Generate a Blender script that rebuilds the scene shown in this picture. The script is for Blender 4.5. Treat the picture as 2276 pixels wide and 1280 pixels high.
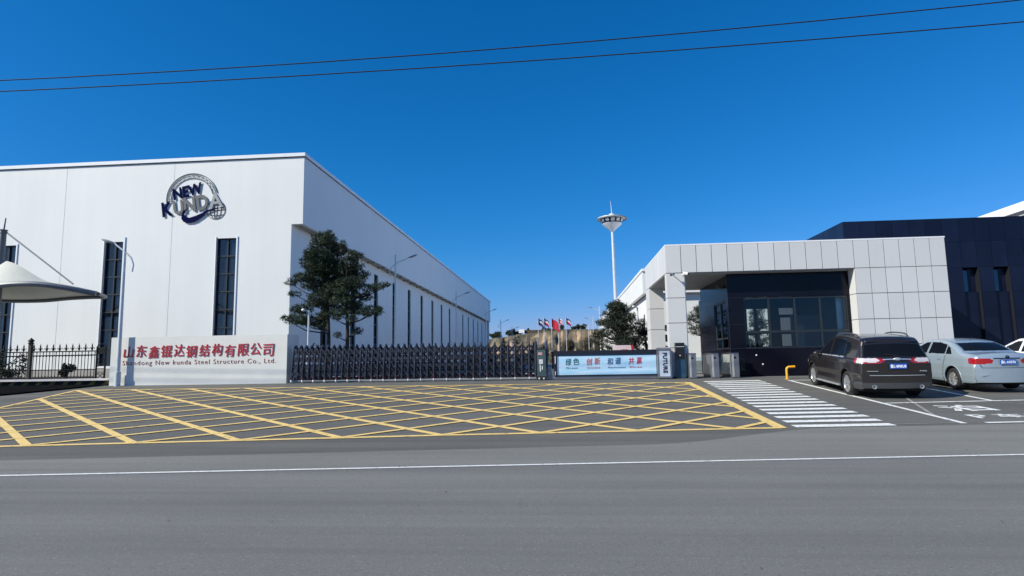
import bpy, math, random
import numpy as np
from mathutils import Vector, Matrix
R=math.radians
scene=bpy.context.scene
for o in list(bpy.data.objects): bpy.data.objects.remove(o)
# ---------------------------------------------------------------- camera
cam=bpy.data.cameras.new('camera'); camo=bpy.data.objects.new('camera',cam)
scene.collection.objects.link(camo); scene.camera=camo
cam.sensor_width=36; cam.lens=36*1375.345/2276; cam.clip_start=.1; cam.clip_end=3000
def cam_axes(y,t,ro):
    d=Vector((math.sin(y)*math.cos(t),math.cos(y)*math.cos(t),math.sin(t)))
    r=Vector((math.cos(y),-math.sin(y),0)); u=r.cross(d); c,s=math.cos(ro),math.sin(ro)
    return c*r+s*u, -s*r+c*u, d
r_,u_,d_=cam_axes(-8.24262e-2,1.18932923e-1,-1.62047794e-2)
M=Matrix((( r_.x,u_.x,-d_.x,0),(r_.y,u_.y,-d_.y,0),(r_.z,u_.z,-d_.z,1.6),(0,0,0,1)))
camo.matrix_world=M
# ---------------------------------------------------------------- light
S=Vector((-1.25,-.71,1)).normalized()
w=bpy.data.worlds.new("World"); scene.world=w; w.use_nodes=True
nt=w.node_tree; nt.nodes.clear()
out=nt.nodes.new('ShaderNodeOutputWorld'); bg=nt.nodes.new('ShaderNodeBackground')
sky=nt.nodes.new('ShaderNodeTexSky'); sky.sky_type='NISHITA'; sky.sun_disc=False
sky.sun_elevation=math.asin(S.z); sky.sun_rotation=math.atan2(S.x,S.y)
sky.air_density=1.0; sky.dust_density=.35; sky.ozone_density=2.0; sky.altitude=0
# the clear, polarised deep blue of this sky: a tone curve per channel on the sky colour
SKY=.085
sep=nt.nodes.new('ShaderNodeSeparateColor'); com=nt.nodes.new('ShaderNodeCombineColor'); nt.links.new(sky.outputs[0],sep.inputs[0])
for i,(k_,gm) in enumerate(((1.75,2.5),(.68,.94),(1.2,.88))):
    m0=nt.nodes.new('ShaderNodeMath'); m0.operation='MULTIPLY'; m0.inputs[1].default_value=SKY; nt.links.new(sep.outputs[i],m0.inputs[0])
    m1=nt.nodes.new('ShaderNodeMath'); m1.operation='POWER'; m1.inputs[1].default_value=gm; nt.links.new(m0.outputs[0],m1.inputs[0])
    m2=nt.nodes.new('ShaderNodeMath'); m2.operation='MULTIPLY'; m2.inputs[1].default_value=k_/SKY; nt.links.new(m1.outputs[0],m2.inputs[0])
    m3=nt.nodes.new('ShaderNodeMath'); m3.operation='MINIMUM'; m3.inputs[1].default_value=(.26,.48,.80)[i]/SKY; nt.links.new(m2.outputs[0],m3.inputs[0])
    nt.links.new(m3.outputs[0],com.inputs[i])
nt.links.new(com.outputs[0],bg.inputs[0])
bg.inputs[1].default_value=SKY; nt.links.new(bg.outputs[0],out.inputs[0])
sl=bpy.data.lights.new('sun','SUN'); sl.energy=5.0; sl.angle=R(.53); sl.color=(1,.972,.84)
so=bpy.data.objects.new('sun',sl); scene.collection.objects.link(so)
so.rotation_euler=S.to_track_quat('Z','Y').to_euler(); so.location=(-30,-20,40)
vs=scene.view_settings; scene.display_settings.display_device='sRGB'
vs.view_transform='Standard'; vs.look='None'; vs.exposure=0.23; vs.gamma=1
scene.cycles.max_bounces=6
# ---------------------------------------------------------------- helpers
COL=scene.collection
rng=random.Random(7)
class MB:
    def __init__(s): s.v=[]; s.f=[]
    def add(s,vs,fs):
        n=len(s.v); s.v+= [tuple(p) for p in vs]; s.f+=[tuple(i+n for i in f) for f in fs]; return s
    def quad(s,*p): return s.add(p,[tuple(range(len(p)))])
    def box(s,x0,x1,y0,y1,z0,z1):
        v=[(x,y,z) for z in (z0,z1) for y in (y0,y1) for x in (x0,x1)]
        return s.add(v,[(0,2,3,1),(4,5,7,6),(0,1,5,4),(2,6,7,3),(0,4,6,2),(1,3,7,5)])
    def bar(s,p,q,w,h=None):
        """rectangular bar between two points"""
        h=h or w; p=Vector(p); q=Vector(q); d=(q-p).normalized()
        a=d.cross(Vector((0,0,1)));  a=a if a.length>.01 else Vector((1,0,0)); a.normalize(); b=d.cross(a)
        v=[e+a*w/2*i+b*h/2*j for e in (p,q) for i,j in ((-1,-1),(1,-1),(1,1),(-1,1))]
        return s.add(v,[(3,2,1,0),(4,5,6,7),(0,1,5,4),(1,2,6,5),(2,3,7,6),(3,0,4,7)])
    def tube(s,pts,r,n=8,cap=True):
        pts=[Vector(p) for p in pts]; rs=r if isinstance(r,(list,tuple)) else [r]*len(pts)
        V=[];F=[]; a=None
        for i,p in enumerate(pts):
            d=(pts[min(i+1,len(pts)-1)]-pts[max(i-1,0)]).normalized()
            if a is None:
                a=d.cross(Vector((0,0,1))); a=a if a.length>.05 else Vector((1,0,0))
            a=(a-d*a.dot(d)).normalized(); b=d.cross(a)
            for k in range(n):
                t=2*math.pi*k/n; V.append(p+(a*math.cos(t)+b*math.sin(t))*rs[i])
        for i in range(len(pts)-1):
            for k in range(n):
                k2=(k+1)%n; F.append((i*n+k,i*n+k2,(i+1)*n+k2,(i+1)*n+k))
        if cap: F.append(tuple(range(n))[::-1]); F.append(tuple((len(pts)-1)*n+k for k in range(n)))
        return s.add(V,F)
    def lathe(s,prof,c=(0,0,0),axis='z',n=24):
        V=[];F=[]
        for r,h in prof:
            for k in range(n):
                t=2*math.pi*k/n; a,b=r*math.cos(t),r*math.sin(t)
                V.append((c[0]+a,c[1]+b,c[2]+h) if axis=='z' else ((c[0]+h,c[1]+a,c[2]+b) if axis=='x' else (c[0]+a,c[1]+h,c[2]+b)))
        for i in range(len(prof)-1):
            for k in range(n):
                k2=(k+1)%n; F.append((i*n+k,i*n+k2,(i+1)*n+k2,(i+1)*n+k))
        return s.add(V,F)
    def ellip(s,c,r,n=12,m=8):
        prof=[(max(math.sin(math.pi*i/m),.001),-math.cos(math.pi*i/m)) for i in range(m+1)]
        t=MB().lathe(prof,n=n); return s.add([(c[0]+x*r[0],c[1]+y*r[1],c[2]+z*r[2]) for x,y,z in t.v],t.f)
    def prism(s,pts,f0,f1):
        """pts 2D polygon; f0/f1 map (a,b)->3D for the two caps"""
        n=len(pts); V=[f0(*p) for p in pts]+[f1(*p) for p in pts]
        F=[tuple(range(n)),tuple(range(n,2*n))[::-1]]+[(i,i+n,(i+1)%n+n,(i+1)%n) for i in range(n)]
        return s.add(V,F)
    def build(s,name,mat,parent=None,smooth=False):
        me=bpy.data.meshes.new(name); me.from_pydata(s.v,[],s.f); me.update()
        if smooth:
            me.polygons.foreach_set('use_smooth',[True]*len(me.polygons))
            me.set_sharp_from_angle(angle=R(38))
        return link(name,me,mat,parent)
def link(name,me,mat,parent=None):
    o=bpy.data.objects.new(name,me); COL.objects.link(o)
    if mat is not None:
        me.materials.clear(); me.materials.append(mat)
    if parent is not None: o.parent=parent
    return o
def tag(o,label,cat,group=None,kind=None):
    if label: o['label']=label
    if cat: o['category']=cat
    if group: o['group']=group
    if kind: o['kind']=kind
    return o
def thing(name,label,cat,loc=(0,0,0),rz=0,group=None):
    o=bpy.data.objects.new(name,None); COL.objects.link(o); o.empty_display_size=.2
    o.location=loc; o.rotation_euler=(0,0,rz); return tag(o,label,cat,group)
def struct(o): o['kind']='structure'; return o
def dup(root,loc=None,label=None,rz=None):
    r=root.copy(); COL.objects.link(r)
    if loc is not None: r.location=loc
    if rz is not None: r.rotation_euler=(0,0,rz)
    if label: r['label']=label
    for ch in list(root.children):
        c=ch.copy(); COL.objects.link(c); c.parent=r
        for g_ in list(ch.children):
            d=g_.copy(); COL.objects.link(d); d.parent=c
    return r
# ---------------------------------------------------------------- materials
def mat(name,col,rough=.6,metal=0,var=.08,scale=3,bump=0,bscale=30,spec=.5,coat=0,col2=None,detail=4,obj=True,trans=0,stretch=None):
    m=bpy.data.materials.new(name); m.use_nodes=True; n=m.node_tree.nodes; l=m.node_tree.links
    b=n['Principled BSDF']; b.inputs['Roughness'].default_value=rough; b.inputs['Metallic'].default_value=metal
    b.inputs['Specular IOR Level'].default_value=spec; b.inputs['Coat Weight'].default_value=coat; b.inputs['Coat Roughness'].default_value=.06
    tc=n.new('ShaderNodeTexCoord'); src=tc.outputs['Object']
    if stretch:
        mp=n.new('ShaderNodeMapping'); mp.inputs['Scale'].default_value=stretch; l.new(src,mp.inputs[0]); src=mp.outputs[0]
    no=n.new('ShaderNodeTexNoise'); no.inputs['Scale'].default_value=scale; no.inputs['Detail'].default_value=detail
    l.new(src,no.inputs['Vector'])
    ra=n.new('ShaderNodeValToRGB'); c2=col2 or tuple(min(1,c*(1+var)) for c in col)
    c1=col if col2 else tuple(c*(1-var) for c in col)
    ra.color_ramp.elements[0].position=.3; ra.color_ramp.elements[1].position=.7
    ra.color_ramp.elements[0].color=(*c1,1); ra.color_ramp.elements[1].color=(*c2,1)
    l.new(no.outputs[0],ra.inputs[0]); l.new(ra.outputs[0],b.inputs['Base Color'])
    if bump:
        nb=n.new('ShaderNodeTexNoise'); nb.inputs['Scale'].default_value=bscale; nb.inputs['Detail'].default_value=3; l.new(src,nb.inputs['Vector'])
        bp=n.new('ShaderNodeBump'); bp.inputs['Strength'].default_value=bump; bp.inputs['Distance'].default_value=.02
        l.new(nb.outputs[0],bp.inputs['Height']); l.new(bp.outputs[0],b.inputs['Normal'])
    if trans: b.inputs['Transmission Weight'].default_value=trans
    return m
def asphalt(name,a,b_,c):
    """fine aggregate + patches + streaks of wear"""
    m=mat(name,a,.85,var=.1,scale=90,bump=.5,bscale=160,spec=.3); n=m.node_tree.nodes; l=m.node_tree.links
    bs=n['Principled BSDF']; base=[x for x in n if x.type=='VALTORGB'][0]
    tc=[x for x in n if x.type=='TEX_COORD'][0]
    def noise(sc,det,st=(1,1,1),lo=.35,hi=.65):
        mp=n.new('ShaderNodeMapping'); mp.inputs['Scale'].default_value=st; l.new(tc.outputs['Object'],mp.inputs[0])
        q=n.new('ShaderNodeTexNoise'); q.inputs['Scale'].default_value=sc; q.inputs['Detail'].default_value=det; l.new(mp.outputs[0],q.inputs['Vector'])
        r=n.new('ShaderNodeMapRange'); r.inputs[1].default_value=lo; r.inputs[2].default_value=hi; l.new(q.outputs[0],r.inputs[0]); return r.outputs[0]
    def mix(c1,c2,f,bt='MIX'):
        x=n.new('ShaderNodeMix'); x.data_type='RGBA'; x.blend_type=bt
        if isinstance(c1,tuple): x.inputs[6].default_value=(*c1,1)
        else: l.new(c1,x.inputs[6])
        if isinstance(c2,tuple): x.inputs[7].default_value=(*c2,1)
        else: l.new(c2,x.inputs[7])
        l.new(f,x.inputs[0]) if not isinstance(f,float) else setattr(x.inputs[0],'default_value',f)
        return x.outputs[2]
    c0=mix(base.outputs[0],b_,noise(.35,5,(1,1,1),.3,.8))
    c1=mix(c0,c,noise(.5,6,(.25,1.6,1),.5,.8))
    c2=mix(c1,tuple(x*.72 for x in a),noise(38,3,(1,1,1),.60,.66))
    c3=mix(c2,tuple(min(1,x*1.35) for x in a),noise(47,3,(1,1,1),.62,.66))
    c4=mix(c3,tuple(x*.8 for x in a),noise(1.1,9,(.12,2.6,1),.56,.85))
    mpr=n.new('ShaderNodeMapping'); mpr.inputs['Rotation'].default_value=(0,0,R(-6.3)); mpr.inputs['Scale'].default_value=(.03,1.3,1); l.new(tc.outputs['Object'],mpr.inputs[0])
    qt=n.new('ShaderNodeTexNoise'); qt.inputs['Scale'].default_value=1; qt.inputs['Detail'].default_value=5; l.new(mpr.outputs[0],qt.inputs['Vector'])
    rt=n.new('ShaderNodeMapRange'); rt.inputs[1].default_value=.35; rt.inputs[2].default_value=.65; rt.inputs[3].default_value=.84; rt.inputs[4].default_value=1.1; l.new(qt.outputs[0],rt.inputs[0])
    vt=n.new('ShaderNodeVectorMath'); vt.operation='SCALE'; l.new(c4,vt.inputs[0]); l.new(rt.outputs[0],vt.inputs['Scale']); c4=vt.outputs[0]
    l.new(c4,bs.inputs['Base Color'])
    return m
def worn(m,under,lo,sc=7):
    n=m.node_tree.nodes; l=m.node_tree.links; b=n['Principled BSDF']; src=b.inputs['Base Color'].links[0].from_socket
    tc=[x for x in n if x.type=='TEX_COORD'][0]; q=n.new('ShaderNodeTexNoise'); q.inputs['Scale'].default_value=sc; q.inputs['Detail'].default_value=10; q.inputs['Roughness'].default_value=.75
    l.new(tc.outputs['Object'],q.inputs['Vector']); r=n.new('ShaderNodeMapRange'); r.inputs[1].default_value=lo; r.inputs[2].default_value=lo+.06; l.new(q.outputs[0],r.inputs[0])
    x=n.new('ShaderNodeMix'); x.data_type='RGBA'; x.inputs[6].default_value=(*under,1); l.new(src,x.inputs[7]); l.new(r.outputs[0],x.inputs[0]); l.new(x.outputs[2],b.inputs['Base Color'])
def island(m,amt):
    n=m.node_tree.nodes; l=m.node_tree.links; b=n['Principled BSDF']; src=b.inputs['Base Color'].links[0].from_socket
    ge=n.new('ShaderNodeNewGeometry'); r=n.new('ShaderNodeMapRange'); r.inputs[3].default_value=1-amt; r.inputs[4].default_value=1+amt; l.new(ge.outputs['Random Per Island'],r.inputs[0])
    v=n.new('ShaderNodeVectorMath'); v.operation='SCALE'; l.new(src,v.inputs[0]); l.new(r.outputs[0],v.inputs['Scale']); l.new(v.outputs[0],b.inputs['Base Color'])
def ribs(m):
    n=m.node_tree.nodes; l=m.node_tree.links; b=n['Principled BSDF']; tc=[x for x in n if x.type=='TEX_COORD'][0]
    sx=n.new('ShaderNodeSeparateXYZ'); l.new(tc.outputs['Object'],sx.inputs[0]); s_=n.new('ShaderNodeMath'); s_.operation='ADD'; l.new(sx.outputs[0],s_.inputs[0]); l.new(sx.outputs[1],s_.inputs[1])
    f=n.new('ShaderNodeMath'); f.operation='PINGPONG'; f.inputs[1].default_value=.5; l.new(s_.outputs[0],f.inputs[0])
    r=n.new('ShaderNodeMapRange'); r.inputs[1].default_value=0; r.inputs[2].default_value=.03; l.new(f.outputs[0],r.inputs[0])
    bp=n.new('ShaderNodeBump'); bp.inputs['Strength'].default_value=.14; bp.inputs['Distance'].default_value=.01; l.new(r.outputs[0],bp.inputs['Height']); l.new(bp.outputs[0],b.inputs['Normal'])
    mp=n.new('ShaderNodeMapping'); mp.inputs['Scale'].default_value=(1.5,1.5,.07); l.new(tc.outputs['Object'],mp.inputs[0]); q=n.new('ShaderNodeTexNoise'); q.inputs['Scale'].default_value=1; q.inputs['Detail'].default_value=6; l.new(mp.outputs[0],q.inputs['Vector'])
    r2=n.new('ShaderNodeMapRange'); r2.inputs[1].default_value=.35; r2.inputs[2].default_value=.75; r2.inputs[3].default_value=1; r2.inputs[4].default_value=.965; l.new(q.outputs[0],r2.inputs[0])
    src=b.inputs['Base Color'].links[0].from_socket; v=n.new('ShaderNodeVectorMath'); v.operation='SCALE'; l.new(src,v.inputs[0]); l.new(r2.outputs[0],v.inputs['Scale']); l.new(v.outputs[0],b.inputs['Base Color'])
MT={}
MT['apron']=asphalt('apron_asphalt',(.145,.140,.128),(.118,.114,.105),(.175,.166,.148))
MT['road']=asphalt('road_asphalt',(.192,.187,.176),(.166,.162,.154),(.218,.210,.196))
MT['road2']=asphalt('road_edge_asphalt',(.232,.226,.208),(.20,.196,.183),(.252,.243,.222))
MT['yard']=mat('yard_concrete',(.2,.195,.185),.9,scale=.6,var=.15)
MT['earth']=mat('earth',(.1,.085,.06),.95,scale=.3,col2=(.16,.135,.1))
MT['verge_dark']=mat('near_black_ground',(.006,.007,.009),.95,scale=2,col2=(.014,.014,.013),bump=.2,spec=0)  # near-black base colour for the left verge sheet
MT['white_line']=mat('white_road_paint',(.80,.79,.76),.6,scale=14,var=.18,detail=8)
MT['worn_line']=mat('worn_paint',(.3,.29,.27),.8,scale=6,var=.3,detail=8)
MT['yellow']=mat('yellow_road_paint',(.80,.53,.16),.6,scale=9,col2=(.88,.63,.24),detail=8)
MT['clad']=mat('white_metal_cladding',(.765,.76,.745),.45,scale=.25,var=.025,spec=.4)
MT['clad_in']=MT['clad']
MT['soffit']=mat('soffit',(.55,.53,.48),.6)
MT['cap']=mat('roof_trim',(.8,.8,.82),.4,var=.03)
MT['darkline']=mat('dark_flashing',(.08,.08,.09),.5)
MT['joint']=mat('panel_joint',(.5,.5,.5),.6)
MT['dado']=mat('grey_plinth',(.32,.3,.28),.8)
MT['frame']=mat('dark_window_frame',(.02,.025,.03),.4)
MT['glass']=mat('window_glass',(.010,.020,.04),.04,spec=.8,var=.35,scale=.9,bump=.35,bscale=.9)
MT['panel']=mat('grey_aluminium_panel',(.60,.59,.59),.42,scale=.8,var=.02,spec=.5)
MT['panel_joint']=mat('panel_gap',(.05,.05,.05),.8)
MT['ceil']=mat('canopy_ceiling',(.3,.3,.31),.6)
MT['black']=mat('black_glass_cladding',(.006,.006,.012),.15,spec=.2,var=.3,scale=.5)
MT['blackmatte']=mat('dark_cladding',(.006,.008,.024),.3,spec=.35,var=.25,scale=.6)
MT['blackline']=mat('dark_panel_gap',(.014,.016,.024),.4)
MT['sign']=mat('sign_stone',(.66,.65,.62),.55,scale=1.2,var=.05,bump=.05,bscale=4)
MT['red']=mat('red_letters',(.42,.02,.03),.4)
MT['darkred']=mat('dark_red_letters',(.24,.05,.05),.5)
MT['navy']=mat('navy_metal',(.008,.010,.05),.7,spec=.0)
MT['grey']=mat('grey_metal_letters',(.095,.10,.105),.5)
MT['silver']=mat('silver_metal',(.27,.28,.28),.45,metal=.3)
MT['steel']=mat('gate_steel',(.075,.075,.10),.3,metal=.5,var=.1)
MT['steeldark']=mat('gate_dark_steel',(.010,.012,.022),.45,metal=.1)
MT['rubber']=mat('rubber',(.015,.015,.015),.8)
MT['reflector']=mat('red_reflector',(.13,.015,.025),.4)
MT['whiteplastic']=mat('white_plastic',(.7,.7,.7),.4)
MT['greygreen']=mat('drive_green',(.06,.1,.1),.4)
MT['iron']=mat('wrought_iron',(.006,.006,.007),.6,var=.3,spec=.15)
MT['post']=mat('bronze_post',(.018,.016,.009),.6,var=.3)
MT['kerbwhite']=mat('white_kerb',(.7,.66,.64),.7)
MT['hazyellow']=mat('faded_hazard_yellow',(.35,.22,.06),.8,var=.3)
MT['hazblack']=mat('faded_hazard_black',(.02,.02,.022),.8)
MT['lamp']=mat('painted_lamp_steel',(.62,.64,.66),.35,metal=.2)
MT['lamphead']=mat('lamp_head_grey',(.22,.24,.26),.4)
MT['fabric']=mat('pvc_membrane',(.50,.50,.45),.6,var=.04)
MT['beam']=mat('grey_painted_beam',(.13,.145,.17),.45)
MT['bark']=mat('pine_bark',(.022,.017,.014),.9,bump=.6,scale=8,var=.3)
MT['needle']=mat('pine_needles',(.009,.020,.009),.75,scale=1.2,col2=(.030,.054,.020),detail=6)
MT['needle2']=mat('dark_pine_needles',(.009,.018,.009),.75,scale=1.5,col2=(.026,.038,.017),detail=6)
MT['leaf']=mat('shrub_leaves',(.02,.035,.012),.7,scale=2,col2=(.05,.07,.025))
MT['brown']=mat('dry_twigs',(.07,.05,.035),.9,scale=1,col2=(.11,.085,.05))
MT['farleaf']=mat('far_leaves',(.025,.04,.02),.8,scale=.4,col2=(.05,.07,.03))
MT['brass']=mat('yellow_pipe_paint',(.8,.36,.02),.4)
MT['kiosk']=mat('kiosk_black',(.008,.008,.01),.12,spec=.6)
MT['kioskblue']=mat('kiosk_blue_panel',(.02,.07,.12),.15)
MT['turn']=mat('turnstile_steel',(.24,.24,.26),.35,metal=.6)
MT['turnlight']=mat('turnstile_light_steel',(.5,.5,.48),.4,metal=.4)
worn(MT['white_line'],(.2,.195,.19),.36); worn(MT['yellow'],(.22,.17,.1),.37)
island(MT['panel'],.035); island(MT['blackmatte'],.25); ribs(MT['clad'])
def paintmat(name,c,metal,rough=.3):
    m=mat(name,c,rough,metal=metal,var=.03,coat=1,spec=.5); return m
# ---------------------------------------------------------------- terrain profile
def ga(X): return min(max(10.3+.095*X,7),16)
def g(X,Y):
    a=ga(X); t=(Y-a)/(25-a); return .88*min(max(t,0),1)
def strip_poly(mb,p,q,w,dz,step=.25):
    """painted strip of width w from p to q draped over the forecourt"""
    p=Vector(p);q=Vector(q);d=(q-p);L=d.length;d/=L;nrm=Vector((-d.y,d.x))*w/2
    n=max(1,int(L/step)); V=[]
    for i in range(n+1):
        c=p+d*L*i/n
        for s in (1,-1):
            x,y=c.x+nrm.x*s,c.y+nrm.y*s; V.append((x,y,g(x,y)+dz))
    mb.add(V,[(2*i,2*i+1,2*i+3,2*i+2) for i in range(n)])
def sheet(xs,ya,yb,dz,ny=24):
    """sheet between curves ya(x), yb(x)"""
    mb=MB(); V=[];nx=len(xs)
    for x in xs:
        for j in range(ny+1):
            y=ya(x)+(yb(x)-ya(x))*j/ny; V.append((x,y,g(x,y)+dz))
    F=[(i*(ny+1)+j,(i+1)*(ny+1)+j,(i+1)*(ny+1)+j+1,i*(ny+1)+j+1) for i in range(nx-1) for j in range(ny)]
    return mb.add(V,F)
def rangef(a,b,s): 
    n=int(round((b-a)/s)); return [a+(b-a)*i/n for i in range(n+1)]
# base ground: flat near, ramp, flat yard, out to the horizon
mb=MB(); xs=[-1500,-300,-90]+rangef(-60,60,.5)+[90,300,1500]
ts=[-1]+[0]+[i/16 for i in range(1,17)]
V=[];rows=[lambda x:-400,lambda x:-20]+[ (lambda t:(lambda x: ga(x)+t*(25-ga(x))))(i/16) for i in range(17)]+[lambda x:40,lambda x:150,lambda x:400,lambda x:2200]
for x in xs:
    for r in rows: y=r(x); V.append((x,y,g(x,y)-.02))
nr=len(rows)
mb.add(V,[(i*nr+j,(i+1)*nr+j,(i+1)*nr+j+1,i*nr+j+1) for i in range(len(xs)-1) for j in range(nr-1)])
struct(mb.build('ground',MT['earth']))
xs=rangef(-60,60,.5)
def edge(x):
    a,b=11.5+.128*x,13.35+.11*(x-4.5); k=min(max((x-1.5)/4.0,0),1); k=k*k*(3-2*k)
    return a+(b-a)*k
struct(sheet(xs,lambda x:-12+.11*x,lambda x:10.05+.11*x,-.008,20).build('road',MT['road']))
struct(sheet(xs,lambda x:10.05+.11*x,edge,-.008,6).build('road_shoulder',MT['road2']))
struct(sheet(rangef(-40,60,.5),edge,lambda x:25.02,-.008,60).build('forecourt',MT['apron']))
struct(MB().box(-60,60,25.02,180,.6,.872).build('yard_pavement',MT['yard']))
m_=MB(); strip_poly(m_,(-40,5.6),(40,14.4),.095,.0); struct(m_.build('road_line',MT['white_line']))
# yellow box junction
Z1=.002
m_=MB()
BL=[(-14.2,11.05),(-11.03,11.48),(-2.36,12.65),(4.4,13.42)]
for a,b in zip(BL,BL[1:]): strip_poly(m_,a,b,.15,Z1)
TL=(-19.06,23.0); TR=(4.42,23.15)
strip_poly(m_,TL,TR,.16,Z1); strip_poly(m_,TR,(4.4,13.38),.24,Z1)
LB=[TL,(-17.8,19.75),(-17.0,17.6),(-15.0,13.0),(-14.2,11.05)]
for a,b in zip(LB,LB[1:]): strip_poly(m_,a,b,.14,Z1)
def bot(x):
    for (x0,y0),(x1,y1) in zip(BL,BL[1:]):
        if x0<=x<=x1: return y0+(y1-y0)*(x-x0)/(x1-x0)
    return 99
def inside(x,y):
    if y>23.0 or x>4.35 or y<bot(max(x,-14.2)): return False
    for (x0,y0),(x1,y1) in zip(LB,LB[1:]):
        if y1<=y<=y0: return x>=x0+(x1-x0)*(y-y0)/(y1-y0)
    return True
def clip_line(p,ang,mbx,w,dz):
    d=Vector((math.cos(R(ang)),math.sin(R(ang)))); pts=[]
    t=-40; st=None; last=None
    while t<40:
        q=Vector(p)+d*t; ins=inside(q.x,q.y)
        if ins and st is None: st=q.copy()
        if not ins and st is not None:
            strip_poly(mbx,st,last,w,dz); st=None
        if ins: last=q.copy()
        t+=.05
    return
a2=MB(); b2=MB()
for k in range(-18,16):
    xb=-8.53+2.0*k; yb=bot(xb) if -14.2<=xb<=4.4 else (11.1+.13*(xb+14))
    clip_line((xb,yb),-41,a2,.17,Z1+.003); clip_line((xb,yb),43.5,b2,.14,Z1+.006)
struct(m_.build('yellow_box_border',MT['yellow'])); struct(a2.build('yellow_box_diagonals',MT['yellow'])); struct(b2.build('yellow_box_cross_lines',MT['yellow']))
# zebra crossing, parking bays
m_=MB()
for k in range(17):
    y=13.6+k*.605; x0=4.72+.02*k; strip_poly(m_,(x0,y),(x0+2.08,y+.2),.29,Z1)
struct(m_.build('zebra_crossing',MT['white_line']))
m_=MB()
strip_poly(m_,(8.07,23.3),(8.28,13.9),.13,Z1)
for x in (11.15,14.2,17.25,20.3): strip_poly(m_,(x,23.4),(x-.02,17.45+.1*(x-11)),.12,Z1)
strip_poly(m_,(8.22,17.05),(24,18.9),.11,Z1+.003); strip_poly(m_,(8.0,23.35),(24,23.5),.12,Z1+.003)
strip_poly(m_,(8.75,13.98),(24,15.7),.12,Z1)
struct(m_.build('parking_bay_lines',MT['white_line']))
m_=MB(); strip_poly(m_,(9.32,18.05),(8.25,14.85),.07,Z1-.004); strip_poly(m_,(11.1,17.3),(12.2,15.9),.05,Z1-.004); strip_poly(m_,(6.85,13.86),(8.2,14.0),.04,Z1-.004)
struct(m_.build('worn_line',MT['worn_line']))
# kerb at the left, near-black sheet over the verge
m_=MB(); V=[]
pts=[(-40,25.2),(-19.5,25.2),(-19.9,23),(-20.5,21.0),(-21.3,18.5),(-23,15),(-27,10),(-40,7)]
m_.add([(x,y,g(x,y)+.03) for x,y in pts],[tuple(range(len(pts)))]) 
# draped verge built as sheet so that it follows the ramp
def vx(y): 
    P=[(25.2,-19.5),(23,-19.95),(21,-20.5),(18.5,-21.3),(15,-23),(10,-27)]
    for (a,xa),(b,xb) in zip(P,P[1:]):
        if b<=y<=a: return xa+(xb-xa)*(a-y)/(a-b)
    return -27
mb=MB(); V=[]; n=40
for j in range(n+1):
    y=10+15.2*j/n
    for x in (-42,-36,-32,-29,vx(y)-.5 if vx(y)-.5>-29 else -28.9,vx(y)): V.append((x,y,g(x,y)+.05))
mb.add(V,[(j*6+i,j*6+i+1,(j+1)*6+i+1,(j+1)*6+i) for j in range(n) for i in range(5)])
struct(mb.build('verge',MT['verge_dark']))
# ---------------------------------------------------------------- text helper
def text_me(s,w,h,depth,off=0.0,spacing=1.0,shear=0,fit=True):
    c=bpy.data.curves.new('t','FONT'); c.body=s; c.size=1; c.extrude=0; c.offset=off; c.space_character=spacing; c.shear=shear; c.resolution_u=3
    o=bpy.data.objects.new('t',c); COL.objects.link(o); bpy.context.view_layer.update()
    me=bpy.data.meshes.new_from_object(o.evaluated_get(bpy.context.evaluated_depsgraph_get()))
    V=np.array([v.co[:] for v in me.vertices]).reshape(-1,3); F=[tuple(p.vertices) for p in me.polygons]
    bpy.data.objects.remove(o); bpy.data.curves.remove(c); bpy.data.meshes.remove(me)
    lo,hi=V.min(0),V.max(0); 
    V[:,0]=(V[:,0]-lo[0])/(hi[0]-lo[0])*w; V[:,1]=(V[:,1]-lo[1])/(hi[1]-lo[1])*h
    # extrude: front at 0, back at depth, boundary walls
    from collections import Counter
    E=Counter()
    for f in F:
        for a,b in zip(f,f[1:]+f[:1]): E[(a,b)]+=1
    n=len(V); fs=list(F)
    if depth>0:
        fs+= [tuple(i+n for i in f)[::-1] for f in F]
        for (a,b) in E:
            if (b,a) not in E: fs.append((b,a,a+n,b+n))
    return V,fs,depth
def text_wall(mb,s,x,z,w,h,y,depth=.03,off=0,spacing=1.0,shear=0,rot=0,axis='y'):
    """front-facing text on a wall facing -Y at y (front surface y-depth)"""
    V,F,d=text_me(s,w,h,depth,off,spacing,shear)
    c,sn=math.cos(R(rot)),math.sin(R(rot)); n=len(V); P=[]
    for lay in ((0,) if depth<=0 else (0,1)):
        for a in V:
            u,v=a[0]*c-a[1]*sn,a[0]*sn+a[1]*c
            P.append((x+u,y-(depth if lay==0 else 0),z+v))
    mb.add(P,F)
# ---------------------------------------------------------------- foliage helper
def tuft(V,F,c,size,r,up=.3,nb=6,wd=.22):
    for _ in range(nb):
        d=Vector((r.gauss(0,1),r.gauss(0,1),r.gauss(0,1)+up)); 
        if d.length<.1: continue
        d.normalize(); a=d.cross(Vector((r.gauss(0,1),r.gauss(0,1),r.gauss(0,1)))); 
        if a.length<.05: continue
        a.normalize(); L=size*r.uniform(.6,1.2); k=len(V)
        V+= [tuple(c+a*L*wd*.5),tuple(c-a*L*wd*.5),tuple(c+d*L)]; F.append((k,k+1,k+2))
def pads_mesh(pads,r,dens=90,size=.2,up=.5,wd=.22):
    mb=MB(); V=[];F=[]
    for (x,y,z,rx,ry,rz) in pads:
        n=int(dens*rx*ry*rz*4.2)+12
        for _ in range(n):
            while True:
                p=Vector((r.uniform(-1,1),r.uniform(-1,1),r.uniform(-1,1)))
                if p.length<1: break
            if r.random()<.5: p=p.normalized()*r.uniform(.75,1.12)
            tuft(V,F,Vector((x+p.x*rx,y+p.y*ry,z+p.z*rz)),size,r,up,6,wd)
    return mb.add(V,F)
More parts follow.
